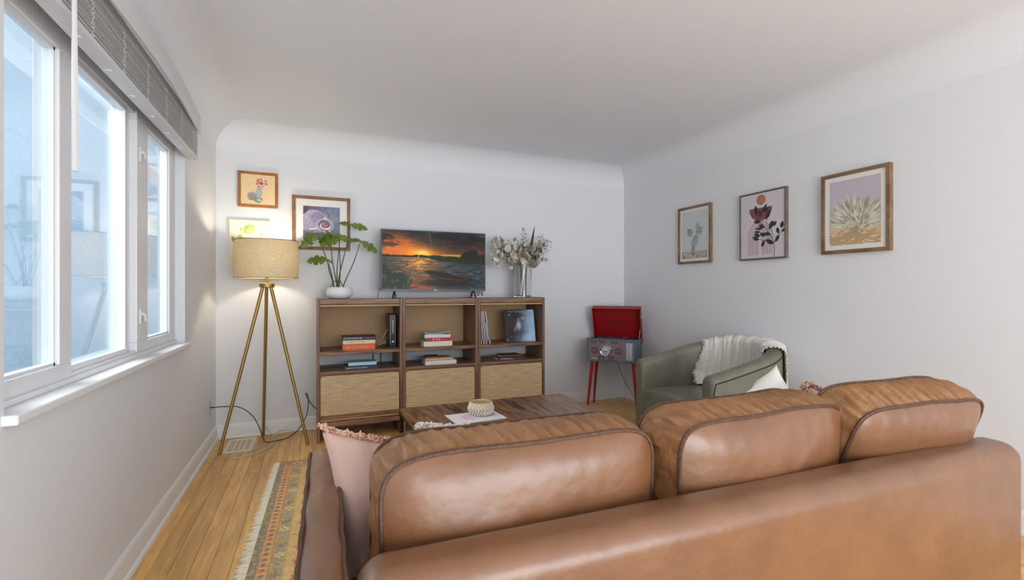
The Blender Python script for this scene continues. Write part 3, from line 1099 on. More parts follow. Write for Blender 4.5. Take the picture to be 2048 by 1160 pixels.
# ------------------------------------------------------------------ three shelf cabinets
CX = [(.020, .712), (.714, 1.403), (1.405, 2.095)]
CY = 4.178       # front plane
S1, S2 = .742, .577
def cabinets():
    labs = ['left shelf cabinet of dark walnut holding the orange book and modem, below the potted plant',
            'middle shelf cabinet of dark walnut with cane door, below the television',
            'right shelf cabinet of dark walnut holding records, below the dried flowers']
    for k, (x0, x1) in enumerate(CX):
        c = thing('shelf_cabinet', labs[k], 'cabinet', (x0, CY, 0), group='walnut shelf cabinets along the back wall')
        w = x1 - x0; D = .405; t = .024
        for xx in (0, w - t):
            sp = obj('side_panel', MB().box(xx, xx + t, 0, D, 0, 1.178), 'walnut_upright', c, bevel=.0015, bseg=1)
            if k < 3:      # shelf pin holes
                pass
        obj('top', MB().box(t, w - t, .012, D, 1.155, 1.173), 'walnut', c, bevel=.001, bseg=1)
        obj('top_rail', MB().box(t, w - t, .006, .026, 1.132, 1.1745), 'walnut', c, bevel=.0015, bseg=1)
        obj('pull_lip', MB().box(t + .002, w - t - .002, .002, .022, 1.112, 1.1255), 'fibreboard', c, bevel=.003, bseg=2)
        obj('back_panel', MB().box(t, w - t, D - .012, D - .006, S1 - .03, 1.155), 'fibreboard', c)
        obj('shelf', MB().box(t, w - t, .004, D - .004, S1 - .030, S1), 'walnut', c, bevel=.0015, bseg=1)
        obj('shelf', MB().box(t, w - t, .002, D - .004, S2 - .030, S2), 'walnut', c, bevel=.0015, bseg=1)
        d = obj('door', MB().box(t + .004, w - t - .004, .010, .026, .166, S2 - .036), 'cane_weave', c)
        obj('door_rail', MB().box(t + .002, w - t - .002, .001, .012, .180, .214), 'walnut', d, bevel=.002, bseg=1)
        for xx in (t + .011, w - t - .011):
            obj('screw', MB().lathe([(0, 0), (.004, 0), (.004, .004), (0, .004)], 10), 'black_metal', d, loc=(xx, .010, S2 - .046), rot=(R(90), 0, 0))
        obj('inner_back', MB().box(t, w - t, D - .012, D - .006, .14, S2 - .03), 'fibreboard', c)
        obj('bottom_panel', MB().box(t, w - t, .026, D - .012, .140, .156), 'walnut', c)
        obj('bottom_rail', MB().box(t, w - t, .004, .024, .118, .160), 'walnut', c, bevel=.0015, bseg=1)
        for xx, sg in ((t, 1), (w - t, -1)):
            obj('shelf_pin', MB().tube([(xx, .05, .80), (xx + sg * .006, .05, .80)], .004, 6), 'charcoal_plastic', c)
cabinets()

def word_marks(parent, m, x0, x1, hh, n, z, y):
    # a line of print too small to read in the photograph
    rng = random.Random(int(x0 * 1e4) + n)
    mb = MB()
    st = (x1 - x0) / n
    for i in range(n):
        a = x0 + st * i
        k = rng.choice((0, 1, 2))
        mb.box(a, a + st * .22, y, y + .0006, z - hh / 2, z + hh / 2)
        if k != 1: mb.box(a + st * .22, a + st * .75, y, y + .0006, z + hh * .25, z + hh / 2)
        if k != 2: mb.box(a + st * .22, a + st * .75, y, y + .0006, z - hh / 2, z - hh * .25)
    return obj('print_line', mb, m, parent)

def book(name, label, cat, x0, x1, y, z, h, depth, cover, pages='paper_edge', rz=0.0, group=None, txt=None, curl=0.0, spine=True, marks=None):
    w = x1 - x0
    b = thing(name, label, cat, ((x0 + x1) / 2, y, z), rz, group)
    t = min(.003, h * .14)
    mb = MB()
    mb.box(-w / 2, w / 2, 0, depth, 0, t)
    if curl:
        n = 14; rows = []
        for i in range(n + 1):
            q = i / n; x = -w / 2 + w * q
            zz = h - t + curl * (max(0, q - .35) / .65) ** 2.2 + curl * .35 * max(0, .25 - q) / .25
            rows.append([(x, 0, zz), (x, depth, zz + .006), (x, depth, zz + t + .006), (x, 0, zz + t)])
        mb.grid(rows, closed_u=True)
    else:
        mb.box(-w / 2, w / 2, 0, depth, h - t, h)
    if spine:
        mb.box(-w / 2, w / 2, 0, t, t, h - t)
    obj('cover', mb, cover, b, bevel=0 if curl else .0012, bseg=1)
    i = .003
    obj('page_block', MB().box(-w / 2 + i, w / 2 - i, t + .0005 if spine else .003, depth - i, t, h - t), pages, b)
    for s, size, m, dx, xs in (txt or []):
        text(s, size, m, b, (dx, -.0008, h / 2), xs=xs)
    for m, a0, a1, hh, n in (marks or []):
        word_marks(b, m, a0, a1, hh, n, h / 2, -.0008)
    return b

def shelf_items():
    for n, c in (('b_black', (40, 36, 44)), ('b_cream', (228, 210, 172)), ('b_orange', (226, 98, 52)), ('b_navy', (44, 60, 84)), ('b_teal', (186, 222, 226)),
                 ('b_white', (214, 222, 226)), ('b_red', (204, 34, 66)), ('b_ivory', (232, 226, 206)), ('b_tan', (206, 172, 126)), ('b_paper', (226, 226, 236)), ('b_grey', (150, 154, 166)), ('b_dark', (66, 58, 66)), ('b_brown', (112, 70, 54))):
        mat(n, c, 0.45)
    book('book', 'thick orange paperback at the bottom of the pile beside the modem', 'book', .222, .482, 4.192, S1, .052, .17, 'b_orange',
         marks=[('b_tan', -.05, .085, .016, 11), ('white_print', -.10, -.072, .010, 3)])
    book('book', 'cream storybook with grey spine lettering between the orange and black books', 'book', .222, .483, 4.190, S1 + .0525, .033, .17, 'b_cream', txt=[('HARRY POTTER', .022, 'b_grey', -.03, .95)])
    book('book', 'black true-crime paperback on top of the orange book pile', 'book', .212, .491, 4.188, S1 + .086, .030, .18, 'b_black', rz=R(-1),
         txt=[('STAY SEXY & DON\'T GET', .0185, 'b_paper', -.05, .72), ('MURDERED', .0185, 'magenta_print', .085, .72)])
    book('book', 'navy hardback lying on the lower left shelf', 'book', .236, .506, 4.20, S2, .030, .18, 'b_navy', marks=[('grey_print', -.125, .055, .011, 16)])
    book('book', 'pale turquoise book resting on the navy hardback', 'book', .268, .499, 4.225, S2 + .0305, .026, .15, 'b_teal')
    book('book', 'ivory paperback at the bottom of the middle shelf pile', 'book', .902, 1.166, 4.20, S1, .046, .17, 'b_ivory', rz=R(2))
    book('book', 'red spined book with large white letters in the middle shelf pile', 'book', .936, 1.162, 4.200, S1 + .0465, .030, .16, 'b_red', rz=R(1), txt=[('R I S K', .026, 'white_print', -.03, 1.0)])
    book('book', 'white paperback with curled dark cover on top of the red book', 'book', .915, 1.150, 4.215, S1 + .077, .032, .16, 'b_white', curl=.026, rz=R(-3))
    obj_ = book('book', 'white paperback with yellow spine title on the lower middle shelf', 'book', .918, 1.205, 4.20, S2, .036, .19, 'b_paper', marks=[('yellow_print', -.105, .01, .013, 10)])
    book('book', 'slim white and tan booklet on the lower middle shelf pile', 'book', .922, 1.180, 4.225, S2 + .0365, .022, .16, 'b_tan', rz=R(2))
    book('book', 'small grey paperback topmost on the lower middle shelf', 'book', .925, 1.05, 4.225, S2 + .059, .014, .13, 'b_brown', rz=R(-4))
    book('disc_case', 'dark disc case lower of two on the right shelf', 'disc case', 1.610, 1.874, 4.21, S2, .028, .15, 'b_dark', marks=[('white_print', -.10, .03, .009, 12)], rz=R(-1))
    book('disc_case', 'dark disc case with red edge on top of the other', 'disc case', 1.650, 1.868, 4.22, S2 + .0285, .020, .14, 'b_brown', rz=R(3))
    # modem
    m = thing('modem', 'black upright cable modem with a column of white lights', 'modem', (.636, 4.235, S1))
    obj('body', MB().box(-.030, .030, 0, .19, .010, .298), 'black_plastic', m, bevel=.007, bseg=3, smooth=0.6)
    mb = MB().box(-.046, .046, .012, .17, 0, .010)
    obj('foot', mb, 'charcoal_plastic', m, bevel=.004)
    mb = MB()
    pts = [(-.021, -.0012, .030), (.021, -.0012, .030), (.021, -.0012, .280), (-.021, -.0012, .280)]
    mb.tube(pts, .0012, 4, closed=True)
    obj('face_outline', mb, 'grey_print', m)
    for k in range(7):
        obj('indicator', MB().box(-.004, .006, -.0022, 0, .130 + k * .017, .136 + k * .017), 'white_print', m)
    obj('logo', MB().box(-.008, .010, -.0022, 0, .050, .060).box(-.002, .004, -.0022, 0, .060, .066), 'white_print', m)
    mb = MB().tube([(-.03, .10, .16), (-.06, .11, .10), (-.10, .10, .045), (-.05, .06, .048), (-.09, .07, .03), (-.16, .08, .005)], .0024, 6)
    obj('cable', mb, 'cable_white', m, smooth=True)
    # hanging cables seen through the open back
    for xx, lab in ((.505, 'thin black cable hanging behind the open shelf, left one'), (.575, 'thin black cable hanging behind the open shelf, right one')):
        tag(obj('hanging_cable', MB().tube([(xx, 4.600, 1.0), (xx + .01, 4.604, .8), (xx + .005, 4.603, .5), (xx + .02, 4.600, .0)], .004, 6), 'cable_black', smooth=True), lab, 'cable', 'cables behind the cabinets')
    # records standing in a row
    cols = [('r_pink', (216, 190, 190), 'pale pink'), ('r_navy', (52, 58, 92), 'dark navy'), ('r_white', (226, 222, 218), 'white'), ('r_red', (196, 52, 50), 'red'), ('r_cream', (226, 208, 172), 'cream'), ('r_slate', (86, 92, 122), 'slate blue'), ('r_blue', (60, 82, 148), 'royal blue'), ('r_pale', (206, 214, 226), 'pale grey')]
    for k, (n, c, wd) in enumerate(cols):
        mat(n, c, 0.5)
        xb = 1.448 + k * .0125
        lean = R(-2.5 - k * .95)
        s = thing('record_sleeve', '%s record sleeve edge in the leaning row on the right shelf' % wd, 'record', (xb, 4.205, S1), rot=(0, lean, 0), group='record sleeves on the right shelf')
        obj('sleeve', MB().box(-.0042, .0042, 0, .312, .0, .312), n, s, bevel=.0012, bseg=1)
        obj('spine_print', MB().box(-.0022, .0022, -.0006, .0002, .04, .20), 'white_print' if k in (1, 3, 5, 6) else 'dark_print', s)
    # album cover leaning on the side
    a = thing('album_cover', 'record album with dark blue stage photo cover leaning against the cabinet back', 'record', (1.882, 4.275, S1), rot=(R(-11), 0, R(-2)))
    obj('sleeve', MB().box(-.158, .158, 0, .004, 0, .318), 'b_black', a, bevel=.001, bseg=1)
    cv = Canvas(1.0, 150, (16, 16, 22))
    f = sstep(.26, .92, cv.X - .10 * (cv.Y - .5))
    for ch, (lo, hi) in enumerate(((14, 168), (16, 202), (26, 236))):
        cv.c[..., ch] = lo + (hi - lo) * f ** 1.15
    cv.noise(46, 7, 5)
    cv.ell(.72, .10, .34, .10, (196, 224, 246), .5, soft=.1)
    cv.ell(.13, .52, .10, .06, (92, 34, 26), .7, soft=.06); cv.ell(.16, .84, .05, .025, (206, 150, 140), .8, soft=.02)
    cv.ell(.18, .17, .03, .02, (150, 90, 96), .8); cv.ell(.06, .06, .03, .03, (170, 160, 150), .8)
    # a generic lit blob of a standing figure
    cv.ell(.46, .70, .05, .045, (196, 96, 148), .75, soft=.04); cv.ell(.60, .73, .04, .03, (206, 190, 232), .8, soft=.03)
    cv.ell(.46, .50, .075, .14, (222, 218, 234), .85, soft=.05); cv.ell(.34, .40, .03, .10, (206, 172, 188), .7, rot=-.3, soft=.03)
    cv.ell(.46, .20, .08, .20, (62, 74, 128), .6, soft=.06)
    painted('cover_print', cv, .314, .316, 'printed_gloss', a, (0, -.0008, .159))
    text('Marvin Gaye/Greatest Hits', .0215, 'grey_print', a, (.0, -.0016, .300), xs=.98)
    word_marks(a, 'grey_print', .01, .13, .006, 12, .283, -.0016)
shelf_items()

# ------------------------------------------------------------------ television
def television():
    t = thing('television', 'flat television showing a stormy sunset river with a wooden boat', 'television', (1.048, 4.372, 1.1735))
    w, h, zb = .990, .560, .066
    obj('case', MB().box(-w / 2, w / 2, 0, .030, zb, zb + h).box(-w / 2 + .08, w / 2 - .08, .03, .058, zb + .02, zb + h * .66), 'black_plastic', t, bevel=.003)
    mb = MB(); e = .0085; eb = .020
    mb.box(-w / 2, w / 2, -.006, 0, zb, zb + eb); mb.box(-w / 2, w / 2, -.006, 0, zb + h - e, zb + h)
    mb.box(-w / 2, -w / 2 + e, -.006, 0, zb + eb, zb + h - e); mb.box(w / 2 - e, w / 2, -.006, 0, zb + eb, zb + h - e)
    obj('bezel', mb, 'charcoal_plastic', t, bevel=.001, bseg=1)
    obj('badge', MB().box(-.014, .014, -.0072, -.006, zb + .006, zb + .013), 'white_print', t)
    sw, sh = w - 2 * e, h - e - eb
    ny = 150
    cv = Canvas(sw / sh, ny, (40, 40, 44))
    ar = cv.ar
    X = cv.X / ar; T = 1 - cv.Y                      # T runs down
    # sky
    n1 = fbm(X * 5 + T * 2.0, T * 9 - X * 3.0, 31, 5); n2 = fbm(X * 9 + 3, T * 18 - X * 5, 41, 5); n3 = fbm(X * 3 + 9, T * 5, 51, 4)
    sky = np.zeros(cv.c.shape)
    base_top = np.array((64, 62, 66.)); teal = np.array((92, 132, 146.)); orange = np.array((214, 134, 66.)); dark = np.array((52, 44, 46.)); gold = np.array((255, 214, 110.))
    wL = sstep(.62, .0, X)[..., None]
    sky[:] = base_top
    sky = sky * (1 - sstep(.45, .62, n3)[..., None] * sstep(.30, .6, X)[..., None]) + teal * sstep(.45, .62, n3)[..., None] * sstep(.30, .6, X)[..., None]
    warm = np.clip(sstep(.05, .40, T + .18 * wL[..., 0] + .25 * (n1 - .5)), 0, 1)[..., None] * np.clip(.35 + wL, 0, 1)
    sky = sky * (1 - warm) + orange * warm
    rim = (np.exp(-((n2 - .52) / .035) ** 2))[..., None] * (.35 + .65 * wL) * sstep(.0, .2, T)[..., None]
    sky = sky * (1 - .6 * rim) + np.array((236, 128, 58.)) * .6 * rim
    dk = sstep(.43, .60, n1)[..., None] * sstep(.44, .16, T)[..., None]
    sky = sky * (1 - .8 * dk) + dark * .8 * dk
    gl = np.exp(-(((X - .365) / .09) ** 2 + ((T - .385) / .075) ** 2))[..., None]
    g2 = np.exp(-(((X - .365) / .22) ** 2 + ((T - .40) / .12) ** 2))[..., None]
    sky = sky * (1 - .7 * g2) + np.array((250, 168, 60.)) * .7 * g2
    sky = sky * (1 - gl) + gold * gl
    yb = (np.exp(-((T - .405) / .018) ** 2) * sstep(.45, .62, X) * sstep(1.0, .9, X))[..., None]
    sky = sky * (1 - .8 * yb) + np.array((246, 190, 84.)) * .8 * yb
    # water
    hz = .455 + .045 * sstep(.45, 1.0, X)
    wv = fbm(X * 14, T * 60, 61, 4); wv2 = fbm(X * 30, T * 120, 71, 3)
    wat = np.zeros(cv.c.shape) + np.array((84, 84, 84.))
    cool = sstep(.35, .95, X)[..., None]
    wat = wat * (1 - cool) + np.array((72, 84, 88.)) * cool
    wm = np.exp(-((X - .33 - .05 * (T - .5)) / .20) ** 2)[..., None] * sstep(1.0, .5, T)[..., None]
    wat = wat * (1 - .75 * wm) + np.array((214, 150, 76.)) * .75 * wm
    lowo = (np.exp(-((X - .38) / .16) ** 2) * sstep(.72, .95, T))[..., None]
    wat = wat * (1 - .7 * lowo) + np.array((206, 104, 46.)) * .7 * lowo
    wat *= (.55 + .9 * wv)[..., None]; wat *= (.75 + .5 * wv2)[..., None]
    sp = (np.exp(-(((X - .35) / .06) ** 2 + ((T - .56) / .07) ** 2)) * sstep(.5, .65, wv2))[..., None]
    wat = wat * (1 - sp) + np.array((255, 214, 110.)) * sp
    mix = sstep(-.004, .004, T - hz)[..., None]
    cv.c = sky * (1 - mix) + wat * mix
    # far shore and trees
    tn = fbm(X * 40, X * 0 + 2, 81, 4)
    sh_top = hz - .022 - .03 * tn - .006
    band = sstep(-.004, .004, T - sh_top) * (1 - sstep(-.004, .006, T - hz + .004 - .05 * sstep(.4, .55, X)))
    cv.blend(band, (44, 48, 34))
    gb = sstep(.40, .48, X) * sstep(-.005, .005, T - (hz - .03)) * (1 - sstep(-.004, .004, T - (hz + .055 * sstep(.4, .75, X))))
    cv.blend(gb, (52, 66, 34), .95)
    for cx, cy, rx, ry in ((.83, .40, .075, .085), (.88, .36, .05, .07), (.80, .42, .04, .05), (.985, .42, .03, .05), (.91, .42, .05, .05)):
        tex = fbm(X * 60, T * 40, 91, 3)
        d = np.hypot((X - cx) / rx, (T - cy) / ry) + (tex - .5) * .7
        cv.blend(1 - sstep(.9, 1.1, d), (50, 52, 38))
    # lightning-bright arc round the sun
    cv.line([(.335 * ar, 1 - .45), (.345 * ar, 1 - .38), (.375 * ar, 1 - .345), (.42 * ar, 1 - .36), (.437 * ar, 1 - .43)], .008, (255, 236, 160), .9)
    cv.line([(.445 * ar, 1 - .02), (.452 * ar, 1 - .12), (.463 * ar, 1 - .24)], .006, (220, 180, 140), .5)
    # near bank, grass
    gr = fbm(X * 70, T * 14, 95, 3)
    bank = sstep(-.02, .02, (.64 + .9 * X + .10 * (gr - .5)) * -1 + T + .0 + .08 * sstep(.1, .0, X)) * sstep(.27, .22, X)
    cv.blend(bank, (40, 52, 24)); cv.blend(bank * sstep(.45, .7, gr), (84, 108, 36), .8)
    tuft = sstep(.02, -.02, np.hypot((X - .14) / .13, (T - .88) / .16) - 1 + (gr - .5) * .5)
    cv.blend(tuft, (38, 54, 22)); cv.blend(tuft * sstep(.5, .7, gr), (86, 116, 34), .85)
    cv.blend(sstep(.16, .02, X) * sstep(.46, .52, T) * sstep(.70, .62, T) * sstep(.35, .6, gr), (62, 84, 34), .9)
    cv.line([(0.0, 1 - .715), (.08 * ar, 1 - .70), (.16 * ar, 1 - .635), (.24 * ar, 1 - .585)], .014, (70, 46, 34))
    # boat
    B = lambda *p: [(x * ar, 1 - t) for x, t in p]
    cv.ell(.60 * ar, 1 - .90, .24 * ar, .06, (24, 26, 28), .75, soft=.04)
    cv.poly(B((.39, .70), (.44, .675), (.60, .71), (.74, .79), (.855, .785), (.865, .77), (.85, .83), (.80, .91), (.76, .93), (.62, .905), (.47, .80)), (62, 44, 34))
    cv.poly(B((.395, .70), (.44, .68), (.60, .715), (.74, .795), (.82, .80), (.72, .82), (.56, .79), (.45, .73)), (30, 27, 26))
    cv.line(B((.39, .705), (.46, .76), (.58, .82), (.74, .845), (.82, .82), (.865, .765)), .010, (122, 84, 52))
    cv.line(B((.40, .69), (.44, .675), (.60, .71), (.74, .79), (.83, .79)), .006, (92, 66, 46))
    for q in range(7):
        x = .47 + q * .045; y = .715 + q * .013
        cv.line(B((x, y), (x + .035, y + .045)), .007, (86, 66, 52), .8)
    cv.line(B((.855, .83), (.88, .97)), .004, (40, 36, 30))
    cv.c = np.clip(cv.c, 0, 255); cv.c = 255 * (cv.c / 255) ** 1.42
    painted('screen', cv, sw, sh, 'lit_screen', t, (0, -.0015, zb + eb + sh / 2))
    for xx in (-.375, .375):
        mb = MB()
        mb.tube([(xx, -.075, .004), (xx, .012, zb + .012), (xx, .10, .004)], .007, 8)
        mb.tube([(xx, -.09, .004), (xx, -.05, .004)], .0075, 8)
        obj('foot', mb, 'charcoal_plastic', t, smooth=True)
    obj('power_cord', MB().tube([(-.47, .03, zb + .06), (-.505, .035, zb + .01), (-.515, .04, .04), (-.518, .05, .003)], .003, 6), 'cable_black', t, smooth=True)
    # loose black cable coil under the right end
    pts = []
    for j in range(60):
        q = j / 59
        pts.append((.36 + .14 * q + .012 * math.sin(q * 26), .06 + .02 * math.cos(q * 19), .035 + .018 * math.cos(q * 26) + .005))
    obj('cable_bundle', MB().tube(pts, .003, 6), 'cable_black', t, smooth=True)
    w_ = thing('cable_box', 'small white plastic adapter lying behind the television foot', 'adapter', (1.50, 4.47, 1.1735), R(8))
    obj('case', MB().box(-.07, .07, -.03, .03, 0, .018), 'ceramic_white', w_, bevel=.006, bseg=3, smooth=0.7)
    obj('lead', MB().tube([(-.07, 0, .008), (-.2, .02, .004), (-.36, -.01, .004), (-.5, .02, .004)], .0025, 6), 'cable_white', w_, smooth=True)
television()

# ------------------------------------------------------------------ plant and dried flowers
def leaf_shape(L, W, lobes, droop, seed, fold=.25):
    """deeply lobed leaf in local frame: stalk at origin, tip along +x, up +z"""
    rng = random.Random(seed)
    mb = MB()
    n = 40
    half = []
    for i in range(n + 1):
        q = i / n
        w = W / 2 * (math.sin(PI * min(1, q * .92 + .06)) ** .7) * (1 - .25 * q)
        cut = .5 + .5 * math.cos(2 * PI * lobes * q)
        if .12 < q < .92:
            w *= 1 - .55 * (cut ** 5)
        half.append((q * L, w))
    rows = []
    K = 4
    for i, (x, w) in enumerate(half):
        q = i / n
        zc = -droop * L * q * q
        row = []
        for j in range(-K, K + 1):
            s = j / K
            yy = s * w
            row.append((x + .12 * L * abs(s) * (1 - q), yy, zc - fold * abs(yy) * .9 + .01 * L * math.sin(8 * q + s * 3)))
        rows.append(row)
    mb.grid(rows)
    # the same sheet a hair lower gives the leaf thickness
    rows2 = [[(a, b, c - .0012) for a, b, c in row] for row in rows]
    mb.grid([list(reversed(r_)) for r_ in rows2])
    return mb

def potted_plant():
    p = thing('potted_plant', 'leggy split-leaf houseplant in a low white bowl pot on the cabinet', 'plant', (.205, 4.375, 1.1735))
    prof = [(0, 0), (.060, 0), (.078, .004), (.104, .026), (.112, .050), (.108, .078), (.098, .098), (.094, .101), (.088, .099), (.086, .088), (0, .084)]
    obj('pot', MB().lathe(prof, 40), 'ceramic_white', p, smooth=0.8)
    obj('soil', MB().lathe([(0, .090), (.05, .091), (.088, .087)], 24), 'soil', p, smooth=True)
    zb = 1.1735
    # stem base x, tip (x, z), y offset, leaf pieces (dx, dz, length)
    stems = [(-.045, -.172, 1.735, -.02, [(180, -38, .155), (25, 0, .075)]),
             (-.055, -.095, 1.508, -.05, [(185, 2, .150), (20, -20, .06)]),
             (-.025, -.078, 1.740, .03, [(110, 25, .08), (-20, -10, .11), (200, -30, .12)]),
             (-.015, -.010, 1.690, -.04, [(170, -14, .15), (10, 8, .13), (60, 30, .10)]),
             (-.010, .085, 1.824, .00, [(0, -4, .135), (178, 14, .08)]),
             (.030, .180, 1.682, -.02, [(-12, -26, .155), (165, 16, .07)]),
             (-.005, .005, 1.715, .04, [(20, 6, .10), (150, 8, .09)])]
    for k, (bx, tx, tz, dy, lv) in enumerate(stems):
        pts = []
        for j in range(12):
            q = j / 11
            x = bx + (tx - bx) * (q ** 1.12); z = .085 + (tz - zb - .085) * q
            pts.append((x + .008 * math.sin(q * 5 + k), dy * q, z))
        pts[0] = (bx, 0, .08)
        st = obj('stem', MB().tube(pts, .0052, 7, r1=.0032), 'stem_green', p, smooth=True)
        for i, (az, el, L) in enumerate(lv):
            mb = leaf_shape(L * 1.1, L * .78, 3, .22, k * 7 + i)
            obj('leaf', mb, 'leaf_green', p, smooth=2.5, loc=pts[-1], rot=(R(52 if i == 0 else 44), R(-el) if abs(az) < 90 else R(-el), R(az + (k * 13) % 22 - 11)), norm=False)
    mb = MB().tube([(-.03, 0, .16), (-.06, -.01, .13), (-.078, -.01, .09)], .004, 6).tube([(.0, 0, .17), (.02, -.01, .12), (.04, -.015, .088)], .0045, 6)
    obj('aerial_root', mb, 'root_brown', p, smooth=True)
potted_plant()

def vase_and_flowers():
    vx, vy, z0 = 1.945, 4.375, 1.1735
    v = thing('glass_vase', 'tall clear glass cylinder vase on the right cabinet', 'vase', (vx, vy, z0))
    r, h = .088, .335
    prof = [(0, 0), (r - .004, 0), (r, .004), (r, h - .002), (r - .002, h), (r - .005, h), (r - .006, h - .002), (r - .006, .020), (r - .012, .014), (0, .012)]
    obj('body', MB().lathe(prof, 48), 'vase_glass', v, smooth=0.7)
    b = thing('dried_bouquet', 'dried eucalyptus and seed sprays bunched in the glass vase', 'bouquet', (vx, vy, z0 + .018))
    rng = random.Random(17)
    zo = z0 + .018
    mbs = MB()
    tips = []
    for k in range(26):
        a = rng.uniform(0, 2 * PI); rr = rng.uniform(.01, .05)
        b0 = Vector((rr * math.cos(a) * .8, rr * math.sin(a) * .8, 0.002))
        a2 = rng.uniform(0, 2 * PI)
        m = Vector((.03 * math.cos(a2), .03 * math.sin(a2), .30))
        sp = rng.uniform(.06, .26)
        t = Vector((sp * math.cos(a2) * 1.15 + (-.03), sp * math.sin(a2) * .55, rng.uniform(.36, .56) - sp * .25))
        mbs.tube([b0, b0.lerp(m, .5), m, m.lerp(t, .5) + Vector((0, 0, .02)), t], .0032, 6, r1=.0016)
        tips.append((m, t))
    obj('stem_bundle', mbs, 'dry_stem', b, smooth=True)
    mb = MB().tube([(-.045, -.05, .003), (-.02, -.045, .17), (.02, -.03, .34)], .010, 8)
    obj('pale_stalk', mb, 'ceramic_white', b, smooth=True)
    mb = MB().tube([(.02, .0, .003), (.03, .01, .15), (.035, .0, .33)], .020, 10, r1=.012)
    obj('bark_stalk', mb, 'dry_stem', b, smooth=True)
    # round eucalyptus leaves: one shared cupped disc
    def disc(rad):
        mb = MB(); rows = []
        for i in range(5):
            q = i / 4
            rows.append([(rad * q * math.cos(2 * PI * j / 14) * (1.0 if True else 1), rad * 1.12 * q * math.sin(2 * PI * j / 14), rad * .34 * q * q + .05 * rad * math.sin(2 * PI * j / 14 * 2) * q) for j in range(14)])
        mb.grid(rows, closed_u=True)
        rows2 = [[(x, y, z - .0012) for x, y, z in reversed(r_)] for r_ in rows]
        mb.grid(rows2, closed_u=True)
        return mb
    src = None; src2 = None
    spots = []
    for (dx, dz, s) in ((-.31, .50, 1), (-.27, .47, .8), (-.33, .42, .7), (-.26, .40, .9), (-.23, .52, .9), (-.20, .46, 1.1), (-.17, .53, .8), (-.16, .41, 1.0), (-.13, .48, 1.1), (-.11, .40, 1.2), (-.09, .53, .8), (-.07, .46, 1.1), (-.06, .38, 1.3), (-.02, .43, 1.2), (.00, .50, .8), (.03, .39, 1.2), (.03, .45, 1.1), (.06, .34, 1.1), (.08, .41, 1.5), (.09, .48, .9), (.11, .36, 1.2), (.12, .44, 1.2), (.14, .50, .8), (.16, .40, .9), (.18, .55, .9), (.20, .47, .8), (.22, .36, .8), (.05, .31, .9), (-.30, .33, 1.0), (-.27, .30, 1.0), (-.29, .36, .8), (-.16, .33, .9), (-.13, .30, .9), (-.19, .36, .8), (-.02, .35, 1.1), (-.24, .56, .7), (-.30, .56, .6), (-.12, .56, .7)):
        spots.append((dx, dz, s * 1.15))
        spots.append((dx + rng.uniform(-.035, .035), dz + rng.uniform(-.035, .03), s * .95))
    for k, (dx, dz, s) in enumerate(spots):
        brown = k % 4 == 3
        if brown:
            if src2 is None: src2 = obj('leaf', disc(.027), 'dry_leaf_brown', b, smooth=2.5, norm=False); o = src2
            else: o = inst(src2, 'leaf', b)
        else:
            if src is None: src = obj('leaf', disc(.027), 'dry_leaf', b, smooth=2.5, norm=False); o = src
            else: o = inst(src, 'leaf', b)
        o.location = (dx, rng.uniform(-.10, .04), dz)
        o.rotation_euler = (R(rng.uniform(50, 130)), R(rng.uniform(-50, 50)), R(rng.uniform(-60, 60)))
        o.scale = (s, s, s)
    # sprays of tiny seed heads: too small to count
    mb = MB(); mb2 = MB()
    def spray(x0, z0_, x1, z1, cnt, spread, target, sz):
        for i in range(cnt):
            q = rng.random() ** .8
            c = Vector((x0 + (x1 - x0) * q + rng.gauss(0, spread), rng.gauss(-.02, .04), z0_ + (z1 - z0_) * q + rng.gauss(0, spread)))
            d = Vector((rng.gauss(0, 1), rng.gauss(0, 1), rng.gauss(.3, 1))); d.normalize()
            e = d.orthogonal().normalized(); l = sz * rng.uniform(.6, 1.3); w = l * .38
            target.add([c - d * l, c + e * w, c + d * l, c - e * w, c + d.cross(e) * w * .6, c - d.cross(e) * w * .6],
                       [(0, 1, 4), (1, 2, 4), (2, 3, 4), (3, 0, 4), (1, 0, 5), (2, 1, 5), (3, 2, 5), (0, 3, 5)])
        target.tube([(x0, -.02, z0_), ((x0 + x1) / 2, -.02, (z0_ + z1) / 2 + .01), (x1, -.02, z1)], .0018, 5)
    spray(-.01, .30, .00, .69, 44, .008, mb2, .012)
    spray(.06, .34, .27, .56, 240, .024, mb2, .011); spray(.05, .36, .20, .50, 260, .030, mb, .011)
    spray(.10, .34, .28, .47, 60, .016, mb2, .007); spray(.10, .38, .26, .36, 50, .014, mb2, .008)
    spray(-.04, .40, .04, .52, 260, .030, mb, .011); spray(-.1, .38, -.30, .56, 240, .030, mb, .011)
    spray(-.12, .38, -.34, .36, 50, .02, mb2, .006); spray(.10, .45, .22, .62, 80, .02, mb, .010); spray(-.05, .36, -.14, .52, 60, .03, mb2, .006)
    o = obj('seed_spray', mb, 'dry_leaf_brown', b); o['kind'] = 'stuff'
    o = obj('dark_seed_spray', mb2, 'dry_dark', b); o['kind'] = 'stuff'
    # one long dark feather-like blade
    mb = MB()
    rows = []
    for i in range(15):
        q = i / 14
        w = .019 * math.sin(PI * min(1, .12 + .88 * q)) ** .6 * (1 - q * .5)
        c = Vector((.055 + .062 * q, -.03, .36 + .34 * q))
        rows.append([c + Vector((-w, 0, .006)), c + Vector((0, -.006, 0)), c + Vector((w, 0, -.006)), c + Vector((0, .006, 0))])
    mb.grid(rows, closed_u=True)
    obj('dark_blade', mb, 'dry_dark', b, smooth=True)
vase_and_flowers()
